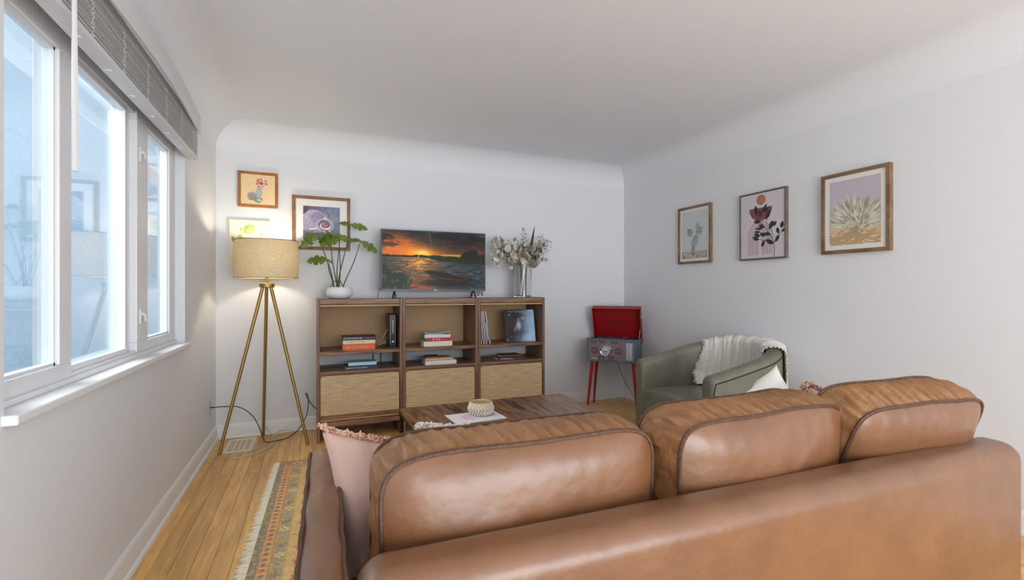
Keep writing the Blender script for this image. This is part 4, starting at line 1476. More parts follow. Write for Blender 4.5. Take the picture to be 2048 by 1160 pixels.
# ------------------------------------------------------------------ tripod lamp
def lamp():
    l = thing('floor_lamp', 'brass tripod floor lamp with lit linen drum shade in the corner', 'lamp', (-.352, 4.322, 0))
    feet = [(-.664, 4.172), (-.402, 4.588), (-.045, 4.162)]
    hz = 1.292
    obj('hub', MB().lathe([(0, -.022), (.050, -.022), (.056, -.018), (.056, .010), (.050, .014), (0, .014)], 32, (0, 0, hz)), 'brass', l, smooth=0.6)
    for k, (fx, fy) in enumerate(feet):
        f = Vector((fx + .352, fy - 4.322, 0))
        d = f.normalized() if f.length else Vector((1, 0, 0))
        top = Vector((d.x * .034, d.y * .034, hz - .02))
        obj('leg', MB().tube([top, f + Vector((0, 0, .001))], .0135, 4 if False else 12, r1=.0115), 'brass', l, smooth=0.9)
    obj('pole', MB().tube([(0, 0, hz), (0, 0, hz + .14)], .011, 14), 'brass', l, smooth=0.9)
    obj('socket', MB().lathe([(0, 0), (.018, 0), (.020, .005), (.020, .045), (.016, .055), (0, .055)], 20, (0, 0, hz + .14)), 'brass', l, smooth=0.7)
    zb, zt, r = 1.347, 1.647, .233
    sh = obj('lamp_shade', MB().lathe([(r, zb), (r, zt), (r - .0015, zt), (r - .0015, zb), (r, zb)], 64), 'shade_linen', l, smooth=0.9)
    for z in (zb, zt):
        obj('shade_rim', MB().tube([((r - .0005) * math.cos(2 * PI * k / 64), (r - .0005) * math.sin(2 * PI * k / 64), z) for k in range(64)], .0026, 6, closed=True), 'frame_wood', sh, smooth=True)
    mb = MB()
    for k in range(3):
        a = 2 * PI * k / 3 + .4
        mb.tube([(0, 0, zt - .03), (r * .5 * math.cos(a), r * .5 * math.sin(a), zt - .015), ((r - .002) * math.cos(a), (r - .002) * math.sin(a), zt - .002)], .0025, 6)
    obj('spider', mb, 'brass', sh, smooth=True)
    obj('harp', MB().tube([(.0, .0, hz + .16), (.05, 0, hz + .20), (.058, 0, hz + .26), (.03, 0, hz + .31), (0, 0, zt - .03), (-.03, 0, hz + .31), (-.058, 0, hz + .26), (-.05, 0, hz + .20), (0, 0, hz + .16)], .002, 6), 'brass', l, smooth=True)
    obj('finial', MB().lathe([(0, -.03), (.005, -.03), (.011, 0), (.011, .016), (.007, .020), (0, .020)], 16, (0, 0, zt)), 'brass', l, smooth=0.7)
    obj('bulb', MB().lathe([(0, 0), (.012, .002), (.016, .02), (.028, .045), (.030, .060), (.024, .078), (.010, .088), (0, .089)], 20, (0, 0, hz + .195)), 'bulb_glow', l, smooth=True)
lamp()

# ------------------------------------------------------------------ pictures
def picture(name, label, loc, rz, w, h, fw, dp, fmat, cv, border=0.0, glass=True, group=None):
    """hangs on a wall behind it (+y local); centre of the back at loc"""
    p = thing(name, label, 'picture', loc, rz, group)
    mb = MB()
    if fw:
        a, b = w / 2, h / 2
        mb.box(-a, a, -dp, 0, b - fw, b); mb.box(-a, a, -dp, 0, -b, -b + fw)
        mb.box(-a, -a + fw, -dp, 0, -b + fw, b - fw); mb.box(a - fw, a, -dp, 0, -b + fw, b - fw)
        obj('frame', mb, fmat, p, bevel=.0012, bseg=1)
    iw, ih = w - 2 * fw, h - 2 * fw
    if border:
        obj('mat_board', MB().box(-iw / 2, iw / 2, -dp + .010, -.002, -ih / 2, ih / 2), 'mat_board', p)
        painted('print', cv, iw - 2 * border, ih - 2 * border, 'printed_paper', p, (0, -dp + .0092, 0))
    else:
        yy = -dp + (.006 if fw else .0)
        if fw:
            obj('canvas', MB().box(-iw / 2 + .002, iw / 2 - .002, yy, -.002, -ih / 2 + .002, ih / 2 - .002), 'mat_board', p)
        else:
            obj('canvas', MB().box(-iw / 2, iw / 2, -dp, 0, -ih / 2, ih / 2), 'mat_board', p, bevel=.002)
        painted('print', cv, iw - .005, ih - .005, 'printed_paper', p, (0, yy - .0008, 0))
    if glass:
        obj('glass', MB().quad((-iw / 2, -dp + .004, -ih / 2), (iw / 2, -dp + .004, -ih / 2), (iw / 2, -dp + .004, ih / 2), (-iw / 2, -dp + .004, ih / 2)), 'picture_glass', p)
    return p

def pictures():
    rng = random.Random(33)
    # 1: cactus blossom watercolour
    cv = Canvas(1.0, 150, (236, 206, 160))
    cv.ell(.52, .40, .10, .17, (150, 168, 170)); 
    for k in range(7): cv.line([(.44 + k * .027, .26), (.43 + k * .03, .55)], .008, (206, 214, 208), .8)
    for k in range(30):
        a = 2 * PI * k / 30 + rng.uniform(-.1, .1); L = rng.uniform(.15, .23)
        cv.leaf(.60, .72, .60 + L * math.cos(a), .72 + L * math.sin(a), .035, rng.choice([(206, 120, 118), (226, 168, 160), (184, 86, 92), (238, 200, 186)]))
    for k in range(20):
        a = 2 * PI * k / 20 + .1; cv.leaf(.60, .72, .60 + .13 * math.cos(a), .72 + .13 * math.sin(a), .03, rng.choice([(236, 196, 186), (214, 140, 138)]))
    cv.ell(.60, .72, .05, .045, (110, 40, 48)); cv.ell(.605, .73, .02, .018, (220, 180, 90))
    cv.ell(.33, .27, .15, .15, (176, 164, 160), rot=.3)
    for k in range(6): cv.line([(.22 + k * .045, .36 - abs(k - 2.5) * .01), (.27 + k * .03, .15)], .014, (92, 76, 80), .85)
    for k in range(26):
        a = 2 * PI * k / 26; L = rng.uniform(.09, .17)
        cv.leaf(.53, .15, .53 + L * math.cos(a), .15 + L * .72 * math.sin(a), .05, rng.choice([(96, 124, 108), (142, 164, 146), (70, 98, 86), (176, 190, 170)]))
    for k in range(10):
        a = 2 * PI * k / 10; cv.leaf(.53, .16, .53 + .07 * math.cos(a), .16 + .05 * math.sin(a), .03, (186, 200, 176))
    cv.noise(14, 14, 3)
    picture('picture_frame', 'small square cactus blossom picture in a honey wood frame, topmost in the corner', (-.444, YB, 2.113), 0, .305, .303, .020, .026, 'frame_honey', cv, glass=False)
    # 2: prickly pear canvas behind the lamp
    cv = Canvas(.308 / .388, 160, (236, 226, 206))
    A = cv.ar
    cv.ell(.38, .80, .12, .105, (170, 186, 104), .9, rot=.3); cv.ell(.41, .775, .085, .075, (196, 206, 130), .8, rot=.3); cv.ell(.34, .83, .04, .04, (146, 172, 96), .6)
    cv.ell(.20, .60, .055, .085, (176, 190, 112), .85, rot=-.25); cv.ell(.225, .735, .032, .055, (190, 202, 128), .85, rot=-.1); cv.ell(.22, .80, .012, .018, (206, 110, 84))
    cv.ell(.09, .555, .05, .05, (134, 154, 82), .9, rot=.6); cv.ell(.055, .61, .016, .02, (198, 92, 70)); cv.ell(.60, .64, .035, .05, (196, 204, 132), .8, rot=-.5); cv.ell(.635, .69, .014, .018, (206, 120, 90))
    cv.ell(.50, .50, .07, .09, (186, 198, 120), .8); cv.ell(.30, .46, .08, .12, (170, 186, 106), .85); cv.ell(.33, .22, .10, .16, (160, 178, 100), .85); cv.ell(.18, .30, .05, .08, (182, 194, 118), .8)
    cv.ell(.66, .86, .05, .05, (228, 196, 138), .4, soft=.03); cv.noise(26, 9, 13)
    picture('canvas_print', 'unframed prickly pear canvas half hidden behind the lampshade', (-.506, YB, 1.654), 0, .308, .388, 0, .026, 'mat_board', cv, glass=False)
    # 3: close-up of a purple grey rosette
    cv = Canvas(1.0, 170, (64, 58, 66))
    n = fbm(cv.X * 6, cv.Y * 6, 17, 4)
    cv.ell(.62, .86, .50, .30, (104, 110, 138), .95); cv.ell(.95, .62, .38, .45, (116, 128, 152), .95, rot=.3); cv.ell(.90, .20, .34, .34, (108, 122, 148), .95)
    cv.line([(.60, .96), (.70, .75), (.62, .55)], .02, (64, 64, 84), .7)
    cv.ell(.30, .52, .36, .36, (226, 196, 214), .9); cv.ell(.31, .52, .345, .345, (140, 134, 164)); cv.ell(.22, .62, .20, .22, (176, 166, 190), .6, soft=.08); cv.ell(.36, .64, .2, .16, (112, 106, 140), .6, soft=.1)
    cv.ell(.40, .16, .40, .20, (206, 200, 214), .9); cv.ell(.42, .14, .38, .18, (132, 132, 158)); cv.ell(.12, .12, .16, .18, (86, 80, 92), .9, soft=.04)
    cv.ell(.58, .44, .25, .20, (232, 190, 186)); cv.poly([(.42, .55), (.60, .70), (.76, .55)], (226, 170, 168)); cv.ell(.58, .44, .235, .185, (150, 148, 172)); cv.ell(.56, .47, .15, .13, (84, 78, 88)); cv.ell(.60, .42, .15, .11, (214, 208, 216)); cv.ell(.61, .45, .12, .09, (92, 76, 84))
    cv.ell(.585, .47, .055, .07, (190, 112, 116), rot=.4); cv.ell(.59, .48, .03, .045, (120, 50, 58), rot=.4)
    cv.line([(.03, .46), (.08, .70), (.30, .87), (.5, .84)], .012, (226, 206, 220), .7); cv.line([(.04, .42), (.10, .26), (.30, .17)], .012, (236, 170, 170), .8)
    cv.ell(.03, .95, .15, .06, (70, 58, 48), .9, soft=.03); cv.c *= (.78 + .44 * n)[..., None]
    cv.noise(30, 16, 23)
    picture('picture_frame', 'large square framed purple succulent close-up with wide white mat above the plant', (.0645, YB, 1.851), 0, .487, .480, .028, .030, 'frame_wood', cv, border=.062)
    # right wall 1: grey cactus on pale ground
    cv = Canvas(.345 / .475, 170, (206, 212, 212))
    A = cv.ar
    cv.poly([(0, 0), (A, 0), (A, .145), (0, .125)], (186, 176, 170))
    n = fbm(cv.X * 30, cv.Y * 60, 27, 3); low = (cv.Y < .14)
    cv.blend(low * sstep(.5, .7, n), (136, 118, 110), .9); cv.blend(low * sstep(.5, .3, n), (214, 206, 202), .9)
    for x in range(30): cv.ell(x / 30 * A, .13 + .02 * rng.random(), .012, .006, (124, 108, 104), .8)
    g1, g2 = (156, 166, 164), (124, 136, 134)
    cv.ell(.33, .16, .055, .11, g1); cv.leaf(.33, .20, .40, .47, .17, (164, 170, 174)); cv.ell(.40, .40, .085, .09, (162, 168, 174)); 
    cv.ell(.24, .55, .085, .085, (152, 162, 152)); cv.ell(.50, .57, .09, .09, g1); cv.ell(.46, .66, .065, .06, (160, 176, 174)); cv.ell(.47, .72, .03, .035, (170, 190, 186)); cv.ell(.18, .63, .012, .02, g2); cv.ell(.60, .62, .012, .02, g2)
    m = fbm(cv.X * 40, cv.Y * 40, 37, 3)
    dark = (cv.c.sum(-1) < 540) & (cv.Y > .14)
    cv.blend(dark * sstep(.5, .68, m), (112, 124, 124), .7); cv.blend(dark * sstep(.45, .3, m), (196, 204, 204), .6)
    cv.ell(.33, .09, .03, .02, (84, 62, 58), .8)
    rzR = R(-90)
    picture('picture_frame', 'framed grey cactus print, smallest looking and farthest of three on the right wall', (XR, 3.493, 1.777), rzR, .418, .546, .022, .028, 'frame_honey' if False else 'frame_oak', cv, border=.026)
    # right wall 2: terracotta bowl and leaf branch
    cv = Canvas(.404 / .521, 230, (206, 200, 206))
    A = cv.ar
    cv.ell(.375 * 1.0, .895, .082, .080, (172, 112, 84)); cv.ell(.40, .90, .04, .05, (204, 136, 98), .4, soft=.03)
    # half bowl
    cx, cy, r = .365, .775, .205
    mk = (np.hypot(cv.X - cx, cv.Y - cy) < r) & (cv.Y < cy)
    cv.blend(mk, (134, 74, 74)); cv.blend(mk * (cv.X < cx - .05) * sstep(.5, .75, fbm(cv.X * 5, cv.Y * 5, 9, 3)), (172, 90, 74), .7)
    # rainbow arches
    ax, ay = .355, .355
    for i in range(6):
        rr = .040 + i * .0335
        d = np.abs(np.hypot(cv.X - ax, cv.Y - ay) - rr)
        up = cv.Y >= ay
        dv = np.minimum(np.abs(cv.X - ax - rr), np.abs(cv.X - ax + rr))
        dd = np.where(up, d, dv)
        cv.blend((1 - sstep(.0036, .0070, dd)) * (cv.Y > .05), (176, 112, 112))
    ink = (44, 48, 52)
    cv.line([(.60, .0), (.61, .10), (.60, .22), (.57, .30), (.48, .42), (.36, .56), (.28, .68)], .008, ink)
    cv.line([(.60, .22), (.66, .30), (.77, .42)], .006, ink); cv.line([(.57, .31), (.44, .26), (.34, .29)], .006, ink); cv.line([(.48, .42), (.47, .60), (.53, .68)], .005, ink)
    cv.line([(.60, .30), (.56, .42), (.60, .55)], .003, ink)
    for (x0, y0, x1, y1, w) in ((.30, .66, .27, .82, .055), (.36, .62, .35, .74, .04), (.38, .68, .48, .82, .04), (.42, .70, .52, .76, .04), (.46, .58, .54, .73, .055), (.37, .555, .24, .57, .045), (.44, .46, .33, .51, .045), (.40, .445, .27, .46, .03), (.36, .40, .25, .41, .03),
                                (.55, .34, .43, .375, .045), (.46, .335, .35, .375, .05), (.36, .33, .25, .375, .05), (.34, .28, .22, .33, .05), (.60, .20, .46, .265, .055), (.44, .27, .385, .165, .045), (.52, .42, .575, .55, .05), (.58, .46, .60, .545, .03), (.60, .46, .64, .54, .03),
                                (.62, .22, .69, .33, .045), (.68, .34, .65, .44, .045), (.72, .42, .75, .52, .05), (.72, .37, .79, .40, .03)):
        cv.leaf(x0, y0, x1, y1, w * 1.25, ink)
    picture('canvas_print', 'abstract terracotta bowl, arches and leaf branch print in thin taupe frame', (XR, 2.749, 1.771), rzR, .428, .549, .011, .032, 'frame_taupe', cv, glass=False)
    # right wall 3: agave on lilac
    cv = Canvas(.325 / .44, 250, (198, 188, 200))
    A = cv.ar
    cols = [(206, 204, 186), (184, 184, 162), (224, 222, 208), (158, 158, 138), (196, 190, 166), (140, 142, 126)]
    warm = [(206, 168, 118), (222, 190, 146), (190, 150, 104), (214, 196, 166)]
    ox, oy = .40, .24
    cv.ell(ox, .26, .46, .40, (150, 148, 130), .9, soft=.06)
    for ringi in range(7):
        Rr = .52 - ringi * .068
        nn = 54 - ringi * 5
        for k in range(nn):
            a = -0.35 + (PI + .7) * (k + rng.random() * .6) / nn
            L = Rr * rng.uniform(.86, 1.06)
            x1, y1 = ox + L * 1.02 * math.cos(a), oy + L * math.sin(a) + .02
            x0, y0 = ox + L * .40 * math.cos(a), oy + L * .40 * math.sin(a)
            c = rng.choice(cols) if y1 > .26 else rng.choice(warm)
            cv.leaf(x0, y0, x1, y1, .020 + .007 * ringi, c)
            if ringi > 1 or k % 3 == 0: cv.line([((x0 + x1) / 2, (y0 + y1) / 2), (x1, y1)], .005, (240, 238, 226), .6)
    low = sstep(.30, .06, cv.Y)
    cv.blend(low, (204, 164, 112), .75)
    for k in range(46):
        x, y = rng.uniform(0, A), rng.uniform(.01, .30); a = math.atan2(y - .10, x - ox) + rng.uniform(-.2, .2); L = rng.uniform(.05, .12)
        cv.leaf(x, y, x + L * math.cos(a), y + L * .6 * math.sin(a), .028, rng.choice(warm)); cv.line([(x, y), (x + L * math.cos(a), y + L * .6 * math.sin(a))], .005, (240, 226, 200), .7)
    picture('picture_frame', 'large framed agave print on lilac, nearest of three on the right wall', (XR, 2.042, 1.776), rzR, .437, .552, .024, .034, 'frame_oak', cv, border=.032)
pictures()

# ------------------------------------------------------------------ barrel armchair with throw
def chair_curve(W, D, th, x_arc):
    """centreline of the wrap-around back: list of (x, y, nx, ny); far arm front -> back -> near arm front"""
    a = W / 2 - th / 2
    rx = D - x_arc - th / 2
    P = []
    for i in range(10):
        P.append((th * .25 + (x_arc - th * .25) * i / 10, a, 0, 1))
    n = 36
    for i in range(n + 1):
        f = PI / 2 - PI * i / n
        x, y = x_arc + rx * math.cos(f), a * math.sin(f)
        nx, ny = math.cos(f) / rx, math.sin(f) / a
        l = math.hypot(nx, ny)
        P.append((x, y, nx / l, ny / l))
    for i in range(10):
        P.append((x_arc - (x_arc - th * .25) * (i + 1) / 10, -a, 0, -1))
    return P

def armchair():
    W, D, th, xa = .930, .850, .115, .40
    c = thing('armchair', 'olive green leather barrel armchair in the right corner', 'armchair', (2.418, 2.785, .008), R(-6))
    P = chair_curve(W, D, th, xa)
    def zt(x):
        t = min(1, max(0, x / .74))
        return .672 + .180 * (t ** 1.15) - .012 * max(0, (x - .74) / .1) * 0
    h = th / 2
    def prof(z):
        q = [(-h + .004, .05), (-h + .002, .25), (-h, z - .06), (-h + .004, z - .034), (-h + .014, z - .014), (-h + .030, z - .003), (-h + .05, z), (h - .05, z), (h - .028, z - .003), (h - .012, z - .014), (h - .002, z - .032), (h, z - .06), (h, .40), (h, .25), (h - .004, .05)]
        return q
    rows = []
    for (x, y, nx, ny) in P:
        z = zt(x)
        rows.append([(x + nx * o, y + ny * o, zz) for o, zz in prof(z)])
    # rounded front ends of both arms
    def cap(row, sgn):
        mid = len(row)
        cx = sum(p[0] for p in row) / mid; cy = sum(p[1] for p in row) / mid
        out = []
        for d, s in ((.010, .97), (.022, .86), (.028, .70)):
            zz = max(p[2] for p in row)
            out.append([(p[0] - d, cy + (p[1] - cy) * s, p[2] - (1 - s) * .10 * (1 if p[2] > .3 else 0)) for p in row])
        return out
    c0 = cap(rows[0], 1); c1 = cap(rows[-1], 1)
    rows = list(reversed(c0)) + rows + c1
    mb = MB().grid(rows)
    n = len(rows[0])
    mb.add(rows[0], [tuple(range(n))]); mb.add(rows[-1], [tuple(range(n))])
    obj('wrap_back', mb, 'olive_leather', c, smooth=1.0)
    # welt on the outside face and down the front edges
    pts = []
    for (x, y, nx, ny) in P:
        z = zt(x) - .045
        pts.append((x + nx * (h + .001), y + ny * (h + .001), z))
    f0 = [(pts[0][0] - .012, pts[0][1] - .004, .05), (pts[0][0] - .012, pts[0][1] - .004, pts[0][2] - .06), (pts[0][0] - .004, pts[0][1], pts[0][2] - .015)]
    f1 = [(pts[-1][0] - .004, pts[-1][1], pts[-1][2] - .015), (pts[-1][0] - .012, pts[-1][1] + .004, pts[-1][2] - .06), (pts[-1][0] - .012, pts[-1][1] + .004, .05)]
    obj('welt', MB().tube(f0 + pts + f1, .0045, 6), 'olive_welt', c, smooth=True)
    # seat: fills the inside, rounded top, apron at the front
    ol = []
    for (x, y, nx, ny) in P:
        ol.append((x - nx * (h - .004), y - ny * (h - .004)))
    ol = [(-.010, ol[0][1])] + ol + [(-.010, ol[-1][1])]
    rows = []
    cx, cy = .36, 0
    for s, z in ((1.0, .05), (1.0, .40), (.995, .43), (.975, .448), (.94, .458), (.7, .466), (.4, .470), (.02, .471)):
        rows.append([(cx + (x - cx) * s, cy + (y - cy) * s, z) for x, y in ol])
    obj('seat', MB().grid(rows, closed_u=True), 'olive_leather', c, smooth=0.8)
    for dx, dy in ((.08, .34), (.08, -.34), (.66, .22), (.66, -.22)):
        obj('foot', MB().lathe([(0, 0), (.018, 0), (.024, .055), (0, .055)], 14, (dx, dy, 0)), 'black_plastic', c, smooth=0.7)
    # knitted throw draped over the back
    t = thing('throw_blanket', 'cream cable knit throw draped over the armchair back', 'blanket', c.location, c.rotation_euler.z)
    rx = D - xa - h; a = W / 2 - h
    rng = random.Random(8)
    def pt(f, q):
        x, y = xa + rx * math.cos(f), a * math.sin(f)
        nx, ny = math.cos(f) / rx, math.sin(f) / a
        l = math.hypot(nx, ny); nx /= l; ny /= l
        z = zt(x)
        e = .014 + .006 * math.sin(f * 24) + .003 * math.sin(f * 61 + q * 3)
        # q 0..1 : seat edge -> inside -> over the top -> outside
        if q < .52:
            k = q / .52
            o = -h - e - .10 * max(0, 1 - k * 3.2) ** 2; zz = .480 + (z - .030 - .480) * k
        elif q < .68:
            k = (q - .52) / .16
            an = PI * (1 - k)
            o = (h + e) * math.cos(an); zz = z - .030 + (.030 + e) * math.sin(an) ** .8
        else:
            k = (q - .68) / .32
            o = h + e + .012 * k; zz = z - .030 - .26 * k
        return (x + nx * o, y + ny * o, zz)
    rows = []
    nq, nf = 56, 90
    for i in range(nq + 1):
        q = i / nq
        fa = R(60 + 20 * max(0, (.52 - q) / .52)) + .012 * math.sin(q * 50)
        fb = R(-58 + 6 * q)
        rows.append([pt(fa + (fb - fa) * j / nf, q) for j in range(nf + 1)])
    mb = MB().grid(rows)
    obj('cloth', mb, 'knit_cream', t, smooth=2.5)
    # rib cables running down the throw
    for k in range(13):
        fr = (k + .5) / 13
        pts = []
        for i in range(0, nq + 1):
            row = rows[i]; j = fr * nf
            p = Vector(row[int(j)])
            pts.append(p)
        # push slightly off the cloth
        cen = Vector((xa, 0, .5))
        P2 = []
        for i, p in enumerate(pts):
            d = Vector((p.x - xa, p.y, 0)); d.normalize()
            q = i / nq
            up = 1 if .52 <= q <= .68 else 0
            P2.append(p + (d * (-.003 if q < .55 else .003) + Vector((0, 0, .003 * up))))
        obj('cable_rib', MB().tube(P2, .0042, 5), 'knit_cream', t, smooth=True)
    mb = MB()
    for edge in (0, -1):
        for i in range(0, nq + 1):
            for r_ in range(3):
                p = Vector(rows[i][edge]); nb = Vector(rows[i][1 if edge == 0 else -2])
                d = (p - nb).normalized()
                mb.tube([p, p + d * .010 + Vector((rng.gauss(0, .003), rng.gauss(0, .003), rng.gauss(0, .004))), p + d * .019 + Vector((rng.gauss(0, .004), rng.gauss(0, .004), -.004))], .0022, 4, caps=False)
    f = obj('fringe', mb, 'knit_cream', t); f['kind'] = 'stuff'
armchair()

# ------------------------------------------------------------------ record player on legs
def record_player():
    w, d, hh = .516, .310, .245
    ang = math.atan2(-.376, .353)
    r = thing('record_player', 'retro record player with open red lid, blue body and red splayed legs', 'record player', (2.658, 4.312, 0), ang)
    z0 = .500
    e = .014
    mb = MB()
    mb.box(0, w, .012, d, z0, z0 + hh - .012)
    obj('body', mb, 'blue_vinyl', r, bevel=.006, bseg=2, smooth=0.6)
    mb = MB()
    mb.box(0, w, 0, .014, z0, z0 + .018); mb.box(0, w, 0, .014, z0 + hh - .018, z0 + hh); mb.box(0, .016, 0, .014, z0 + .018, z0 + hh - .018); mb.box(w - .016, w, 0, .014, z0 + .018, z0 + hh - .018)
    obj('front_frame', mb, 'blue_vinyl', r, bevel=.003, bseg=2)
    g = obj('grille', MB().box(.016, w - .016, .0075, .013, z0 + .018, z0 + hh - .018), 'grille_cloth', r)
    def sectors(cx, cz, rad, lo=0, hi=4, cut=None):
        mb = MB()
        for k in range(lo, hi):
            a0 = k * PI / 2 + .12; a1 = (k + 1) * PI / 2 - .12
            pts = [(rad * .14 * math.cos((a0 + a1) / 2), rad * .14 * math.sin((a0 + a1) / 2))] + [(rad * math.cos(a0 + (a1 - a0) * i / 8), rad * math.sin(a0 + (a1 - a0) * i / 8)) for i in range(9)]
            pts = [(cx + p, min(max(cz + q, z0 + .020), z0 + hh - .020)) for p, q in pts]
            mb.prism(pts, 'y', .0070, .0078)
        obj('speaker_slot', mb, 'grille_dark', g)
    sectors(.082, z0 + .118, .038); sectors(.330, z0 + .118, .038)
    sectors(.150, z0 + .036, .036); sectors(.255, z0 + .036, .036); sectors(.07, z0 + .222, .036, 2, 4); sectors(.16, z0 + .226, .036, 2, 4); sectors(.29, z0 + .222, .036, 2, 4)
    # dial: chrome ring, silver face, knob
    dx, dz = .198, z0 + .122
    def disc(prof): return MB().lathe(prof, 40)
    dl = obj('dial', disc([(0, .004), (.046, .004), (.050, .010), (.056, .013), (.060, .010), (.060, 0)]), 'chrome', r, smooth=0.5, loc=(dx, .0078, dz), rot=(R(90), 0, 0))
    obj('dial_face', disc([(0, .0095), (.045, .0085), (.046, .004)]), 'silver_plate', dl, smooth=0.5)
    obj('dial_knob', disc([(0, .028), (.010, .027), (.015, .022), (.016, .006), (0, .006)]), 'chrome', dl, smooth=0.6)
    pl = obj('control_plate', MB().box(.408, .470, .002, .008, z0 + .030, z0 + .205), 'silver_plate', r, bevel=.002)
    for zz in (.046, .188):
        obj('plate_screw', MB().lathe([(0, .003), (.005, .002), (.006, 0)], 12), 'charcoal_plastic', pl, loc=(.438, .002, z0 + zz), rot=(R(90), 0, 0))
    mb = MB()
    for i in range(6): mb.box(.420, .430 + .008 * (i % 2), .0014, .002, z0 + .060 + i * .022, z0 + .064 + i * .022)
    obj('plate_print', mb, 'charcoal_plastic', pl)
    mb = MB()
    for i in range(9): mb.box(.050 + i * .0075, .0555 + i * .0075, .0068, .0076, z0 + .030, z0 + .036 + (.004 if i in (0, 3) else 0))
    obj('front_lettering', mb, 'white_print', g)
    # turntable deck
    dk = obj('deck', MB().box(.010, w - .010, .020, d - .010, z0 + hh - .012, z0 + hh - .009), 'black_plastic', r)
    obj('platter', MB().lathe([(0, .012), (.118, .012), (.122, .008), (.122, 0)], 40, (.20, .16, z0 + hh - .009)), 'charcoal_plastic', dk, smooth=0.6)
    obj('tone_arm', MB().tube([(.40, .22, z0 + hh + .010), (.40, .12, z0 + hh + .012), (.36, .07, z0 + hh + .010)], .004, 8), 'chrome', dk, smooth=True)
    # lid: open tray hinged at the rear edge
    lid = bpy.data.objects.new('lid', None); COL.objects.link(lid); lid.parent = r
    lid.location = (0, d + .015, z0 + hh - .075); lid.rotation_euler = (R(19), 0, 0)
    lh, ld, t = .402, .085, .008
    # local: rim faces -y, hinge along x at z=0
    obj('lid_panel', MB().box(0, w, ld - t, ld, 0, lh), 'red_vinyl', lid, bevel=.002)
    # side walls taper: shallow near hinge
    for xx in (0, w - t):
        mb = MB().prism([(.0, .0), (ld, 0), (ld, lh), (-.0, lh)], 'x', xx, xx + t)
        obj('lid_side', mb, 'red_vinyl', lid, bevel=.0015, bseg=1)
    obj('lid_top', MB().box(0, w, 0, ld, lh - t, lh), 'red_vinyl', lid, bevel=.0015, bseg=1)
    obj('lid_bottom', MB().box(0, w, 0, ld, 0, t + .02), 'red_vinyl', lid, bevel=.0015, bseg=1)
    mb = MB()
    for i in range(11): mb.box(w * .40 + i * .0095, w * .40 + .0075 + i * .0095, ld - t - .0012, ld - t, lh * .56, lh * .56 + .012 + (.005 if i in (0, 2) else 0))
    obj('lid_lettering', mb, 'dark_print', lid)
    for xx, sg in ((-.002, -1), (w + .002, 1)):
        mb = MB().box(xx - .004, xx + .004, .0, .02, lh * .70, lh * .80).tube([(xx + sg * .006, .008, lh * .70), (xx + sg * .012, .0, lh * .74), (xx + sg * .006, -.006, lh * .78)], .0035, 6)
        obj('clasp', mb, 'chrome', lid)
    obj('lid_stay', MB().tube([(w - .012, d - .09, z0 + hh - .01), (w - .010, d - .045, z0 + hh + .085)], .003, 6), 'chrome', r, smooth=True)
    obj('side_catch', MB().box(w - .001, w + .006, .10, .125, z0 + hh - .07, z0 + hh - .03), 'chrome', r, bevel=.002)
    # four tapered legs
    for k, (x, y, ox, oy) in enumerate(((.045, .05, -.045, -.03), (w - .045, .05, .045, -.03), (.045, d - .05, -.045, .03), (w - .045, d - .05, .045, .03))):
        obj('leg', MB().tube([(x, y, z0), (x + ox, y + oy, 0.001)], .0185, 14, r1=.0105), 'red_lacquer', r, smooth=0.9)
    pts = [(w * .52, d * .7, z0), (w * .56, d * .75, z0 - .08), (w * .66, d * .8, z0 - .22), (w * .80, d * .85, z0 - .34), (w * .92, d * .9, .06), (w * 1.0, d * .98, .004)]
    obj('power_cord', MB().tube(pts, .0028, 6), 'cable_black', r, smooth=True)
record_player()

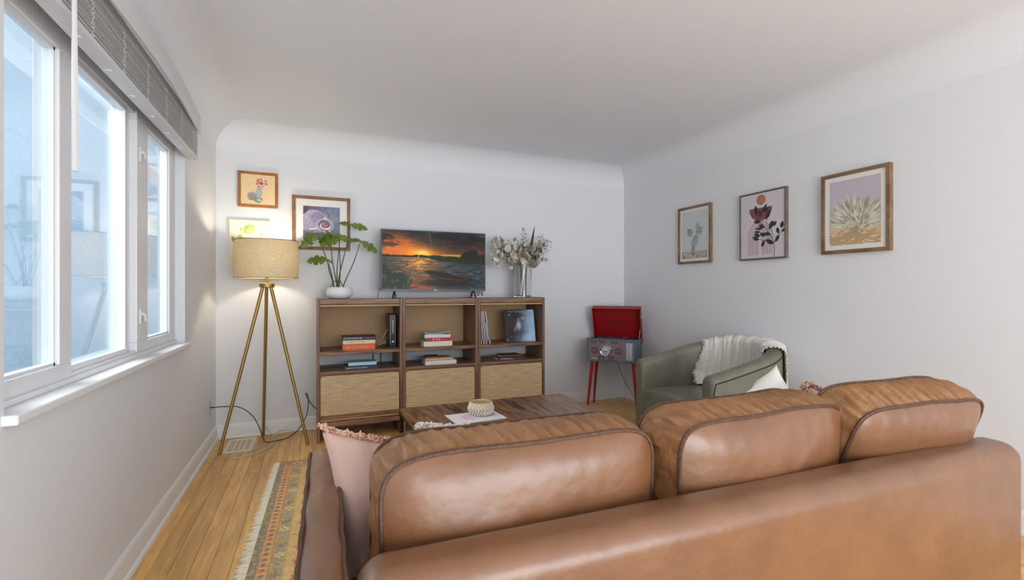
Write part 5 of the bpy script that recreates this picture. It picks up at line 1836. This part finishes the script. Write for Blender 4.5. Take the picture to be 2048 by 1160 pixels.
# ------------------------------------------------------------------ floor vent, outlet, cords
def small_things():
    v = thing('floor_vent', 'beige metal floor register with four slotted panels beside the lamp foot', 'vent', (-.548, 4.362, .0))
    w, l = .200, .356
    mb = MB()
    x0, x1, y0, y1 = -w / 2, w / 2, -l / 2, l / 2
    fr = .036
    mb.box(x0, x1, y0, y0 + fr, 0, .005); mb.box(x0, x1, y1 - fr, y1, 0, .005); mb.box(x0, x0 + fr * .7, y0 + fr, y1 - fr, 0, .005); mb.box(x1 - fr * .7, x1, y0 + fr, y1 - fr, 0, .005)
    for k in range(1, 4):
        xx = x0 + fr * .7 + (w - 1.4 * fr) * k / 4
        mb.box(xx - .006, xx + .006, y0 + fr, y1 - fr, 0, .005)
    obj('plate', mb, 'vent_beige', v, bevel=.0012, bseg=1)
    obj('duct', MB().box(x0 + .01, x1 - .01, y0 + .01, y1 - .01, .0002, .0012), 'vent_dark', v)
    src = None
    n = 18
    for k in range(n):
        yy = y0 + fr + (l - 2 * fr) * (k + .5) / n
        mbx = MB().box(x0 + fr * .7, x1 - fr * .7, -.0020, .0020, .0012, .0036)
        if src is None: src = obj('louvre', mbx, 'vent_beige', v); o = src
        else: o = inst(src, 'louvre', v)
        o.location = (0, yy, 0)
    p = thing('cable_outlet', 'grey coaxial cable wall plate low on the left wall', 'outlet', (XL, 4.352, .325))
    obj('plate', MB().box(0, .006, -.036, .036, -.058, .058), 'plate_grey', p, bevel=.002)
    obj('connector', MB().tube([(.006, 0, 0), (.030, 0, 0)], .006, 8), 'charcoal_plastic', p, smooth=0.8)
    # black coax: outlet -> sags to floor -> loops up behind the cabinet
    pts = [(XL + .03, 4.352, .325), (-.66, 4.36, .322), (-.56, 4.40, .300), (-.47, 4.42, .22), (-.42, 4.42, .12), (-.385, 4.40, .02), (-.36, 4.36, .004), (-.30, 4.36, .004), (-.20, 4.40, .012), (-.12, 4.45, .06), (-.06, 4.50, .16), (-.045, 4.52, .27), (-.055, 4.53, .335), (-.068, 4.53, .345), (-.062, 4.53, .32), (-.03, 4.53, .26), (.012, 4.55, .20), (.06, 4.59, .18)]
    C = []
    for i in range(len(pts) - 1):
        p0 = Vector(pts[max(i - 1, 0)]); p1 = Vector(pts[i]); p2 = Vector(pts[i + 1]); p3 = Vector(pts[min(i + 2, len(pts) - 1)])
        for s in range(5):
            t = s / 5
            C.append(.5 * ((2 * p1) + (-p0 + p2) * t + (2 * p0 - 5 * p1 + 4 * p2 - p3) * t * t + (-p0 + 3 * p1 - 3 * p2 + p3) * t ** 3))
    C = [Vector((c.x, c.y, max(c.z, .004))) for c in C]
    tag(obj('coaxial_cable', MB().tube(C, .0036, 6), 'cable_black', smooth=True), 'black coaxial cable running from the wall plate to the cabinet', 'cable')
    pts = [(-.402, 4.575, .10), (-.37, 4.56, .06), (-.33, 4.50, .02), (-.31, 4.42, .004), (-.34, 4.30, .004), (-.45, 4.18, .004), (-.58, 4.10, .004), (-.60, 4.05, .004), (-.50, 4.03, .004), (-.38, 4.12, .004), (-.31, 4.24, .004), (-.30, 4.36, .006), (-.31, 4.48, .02), (-.25, 4.57, .03), (-.12, 4.59, .004), (.0, 4.60, .004)]
    C = []
    for i in range(len(pts) - 1):
        p0 = Vector(pts[max(i - 1, 0)]); p1 = Vector(pts[i]); p2 = Vector(pts[i + 1]); p3 = Vector(pts[min(i + 2, len(pts) - 1)])
        for s in range(5):
            t = s / 5
            C.append(.5 * ((2 * p1) + (-p0 + p2) * t + (2 * p0 - 5 * p1 + 4 * p2 - p3) * t * t + (-p0 + 3 * p1 - 3 * p2 + p3) * t ** 3))
    C = [Vector((c.x, c.y, max(c.z, .0035))) for c in C]
    tag(obj('lamp_cord', MB().tube(C, .0032, 6), 'cable_white', smooth=True), 'pale lamp cord looped on the floor by the vent', 'cord')
small_things()
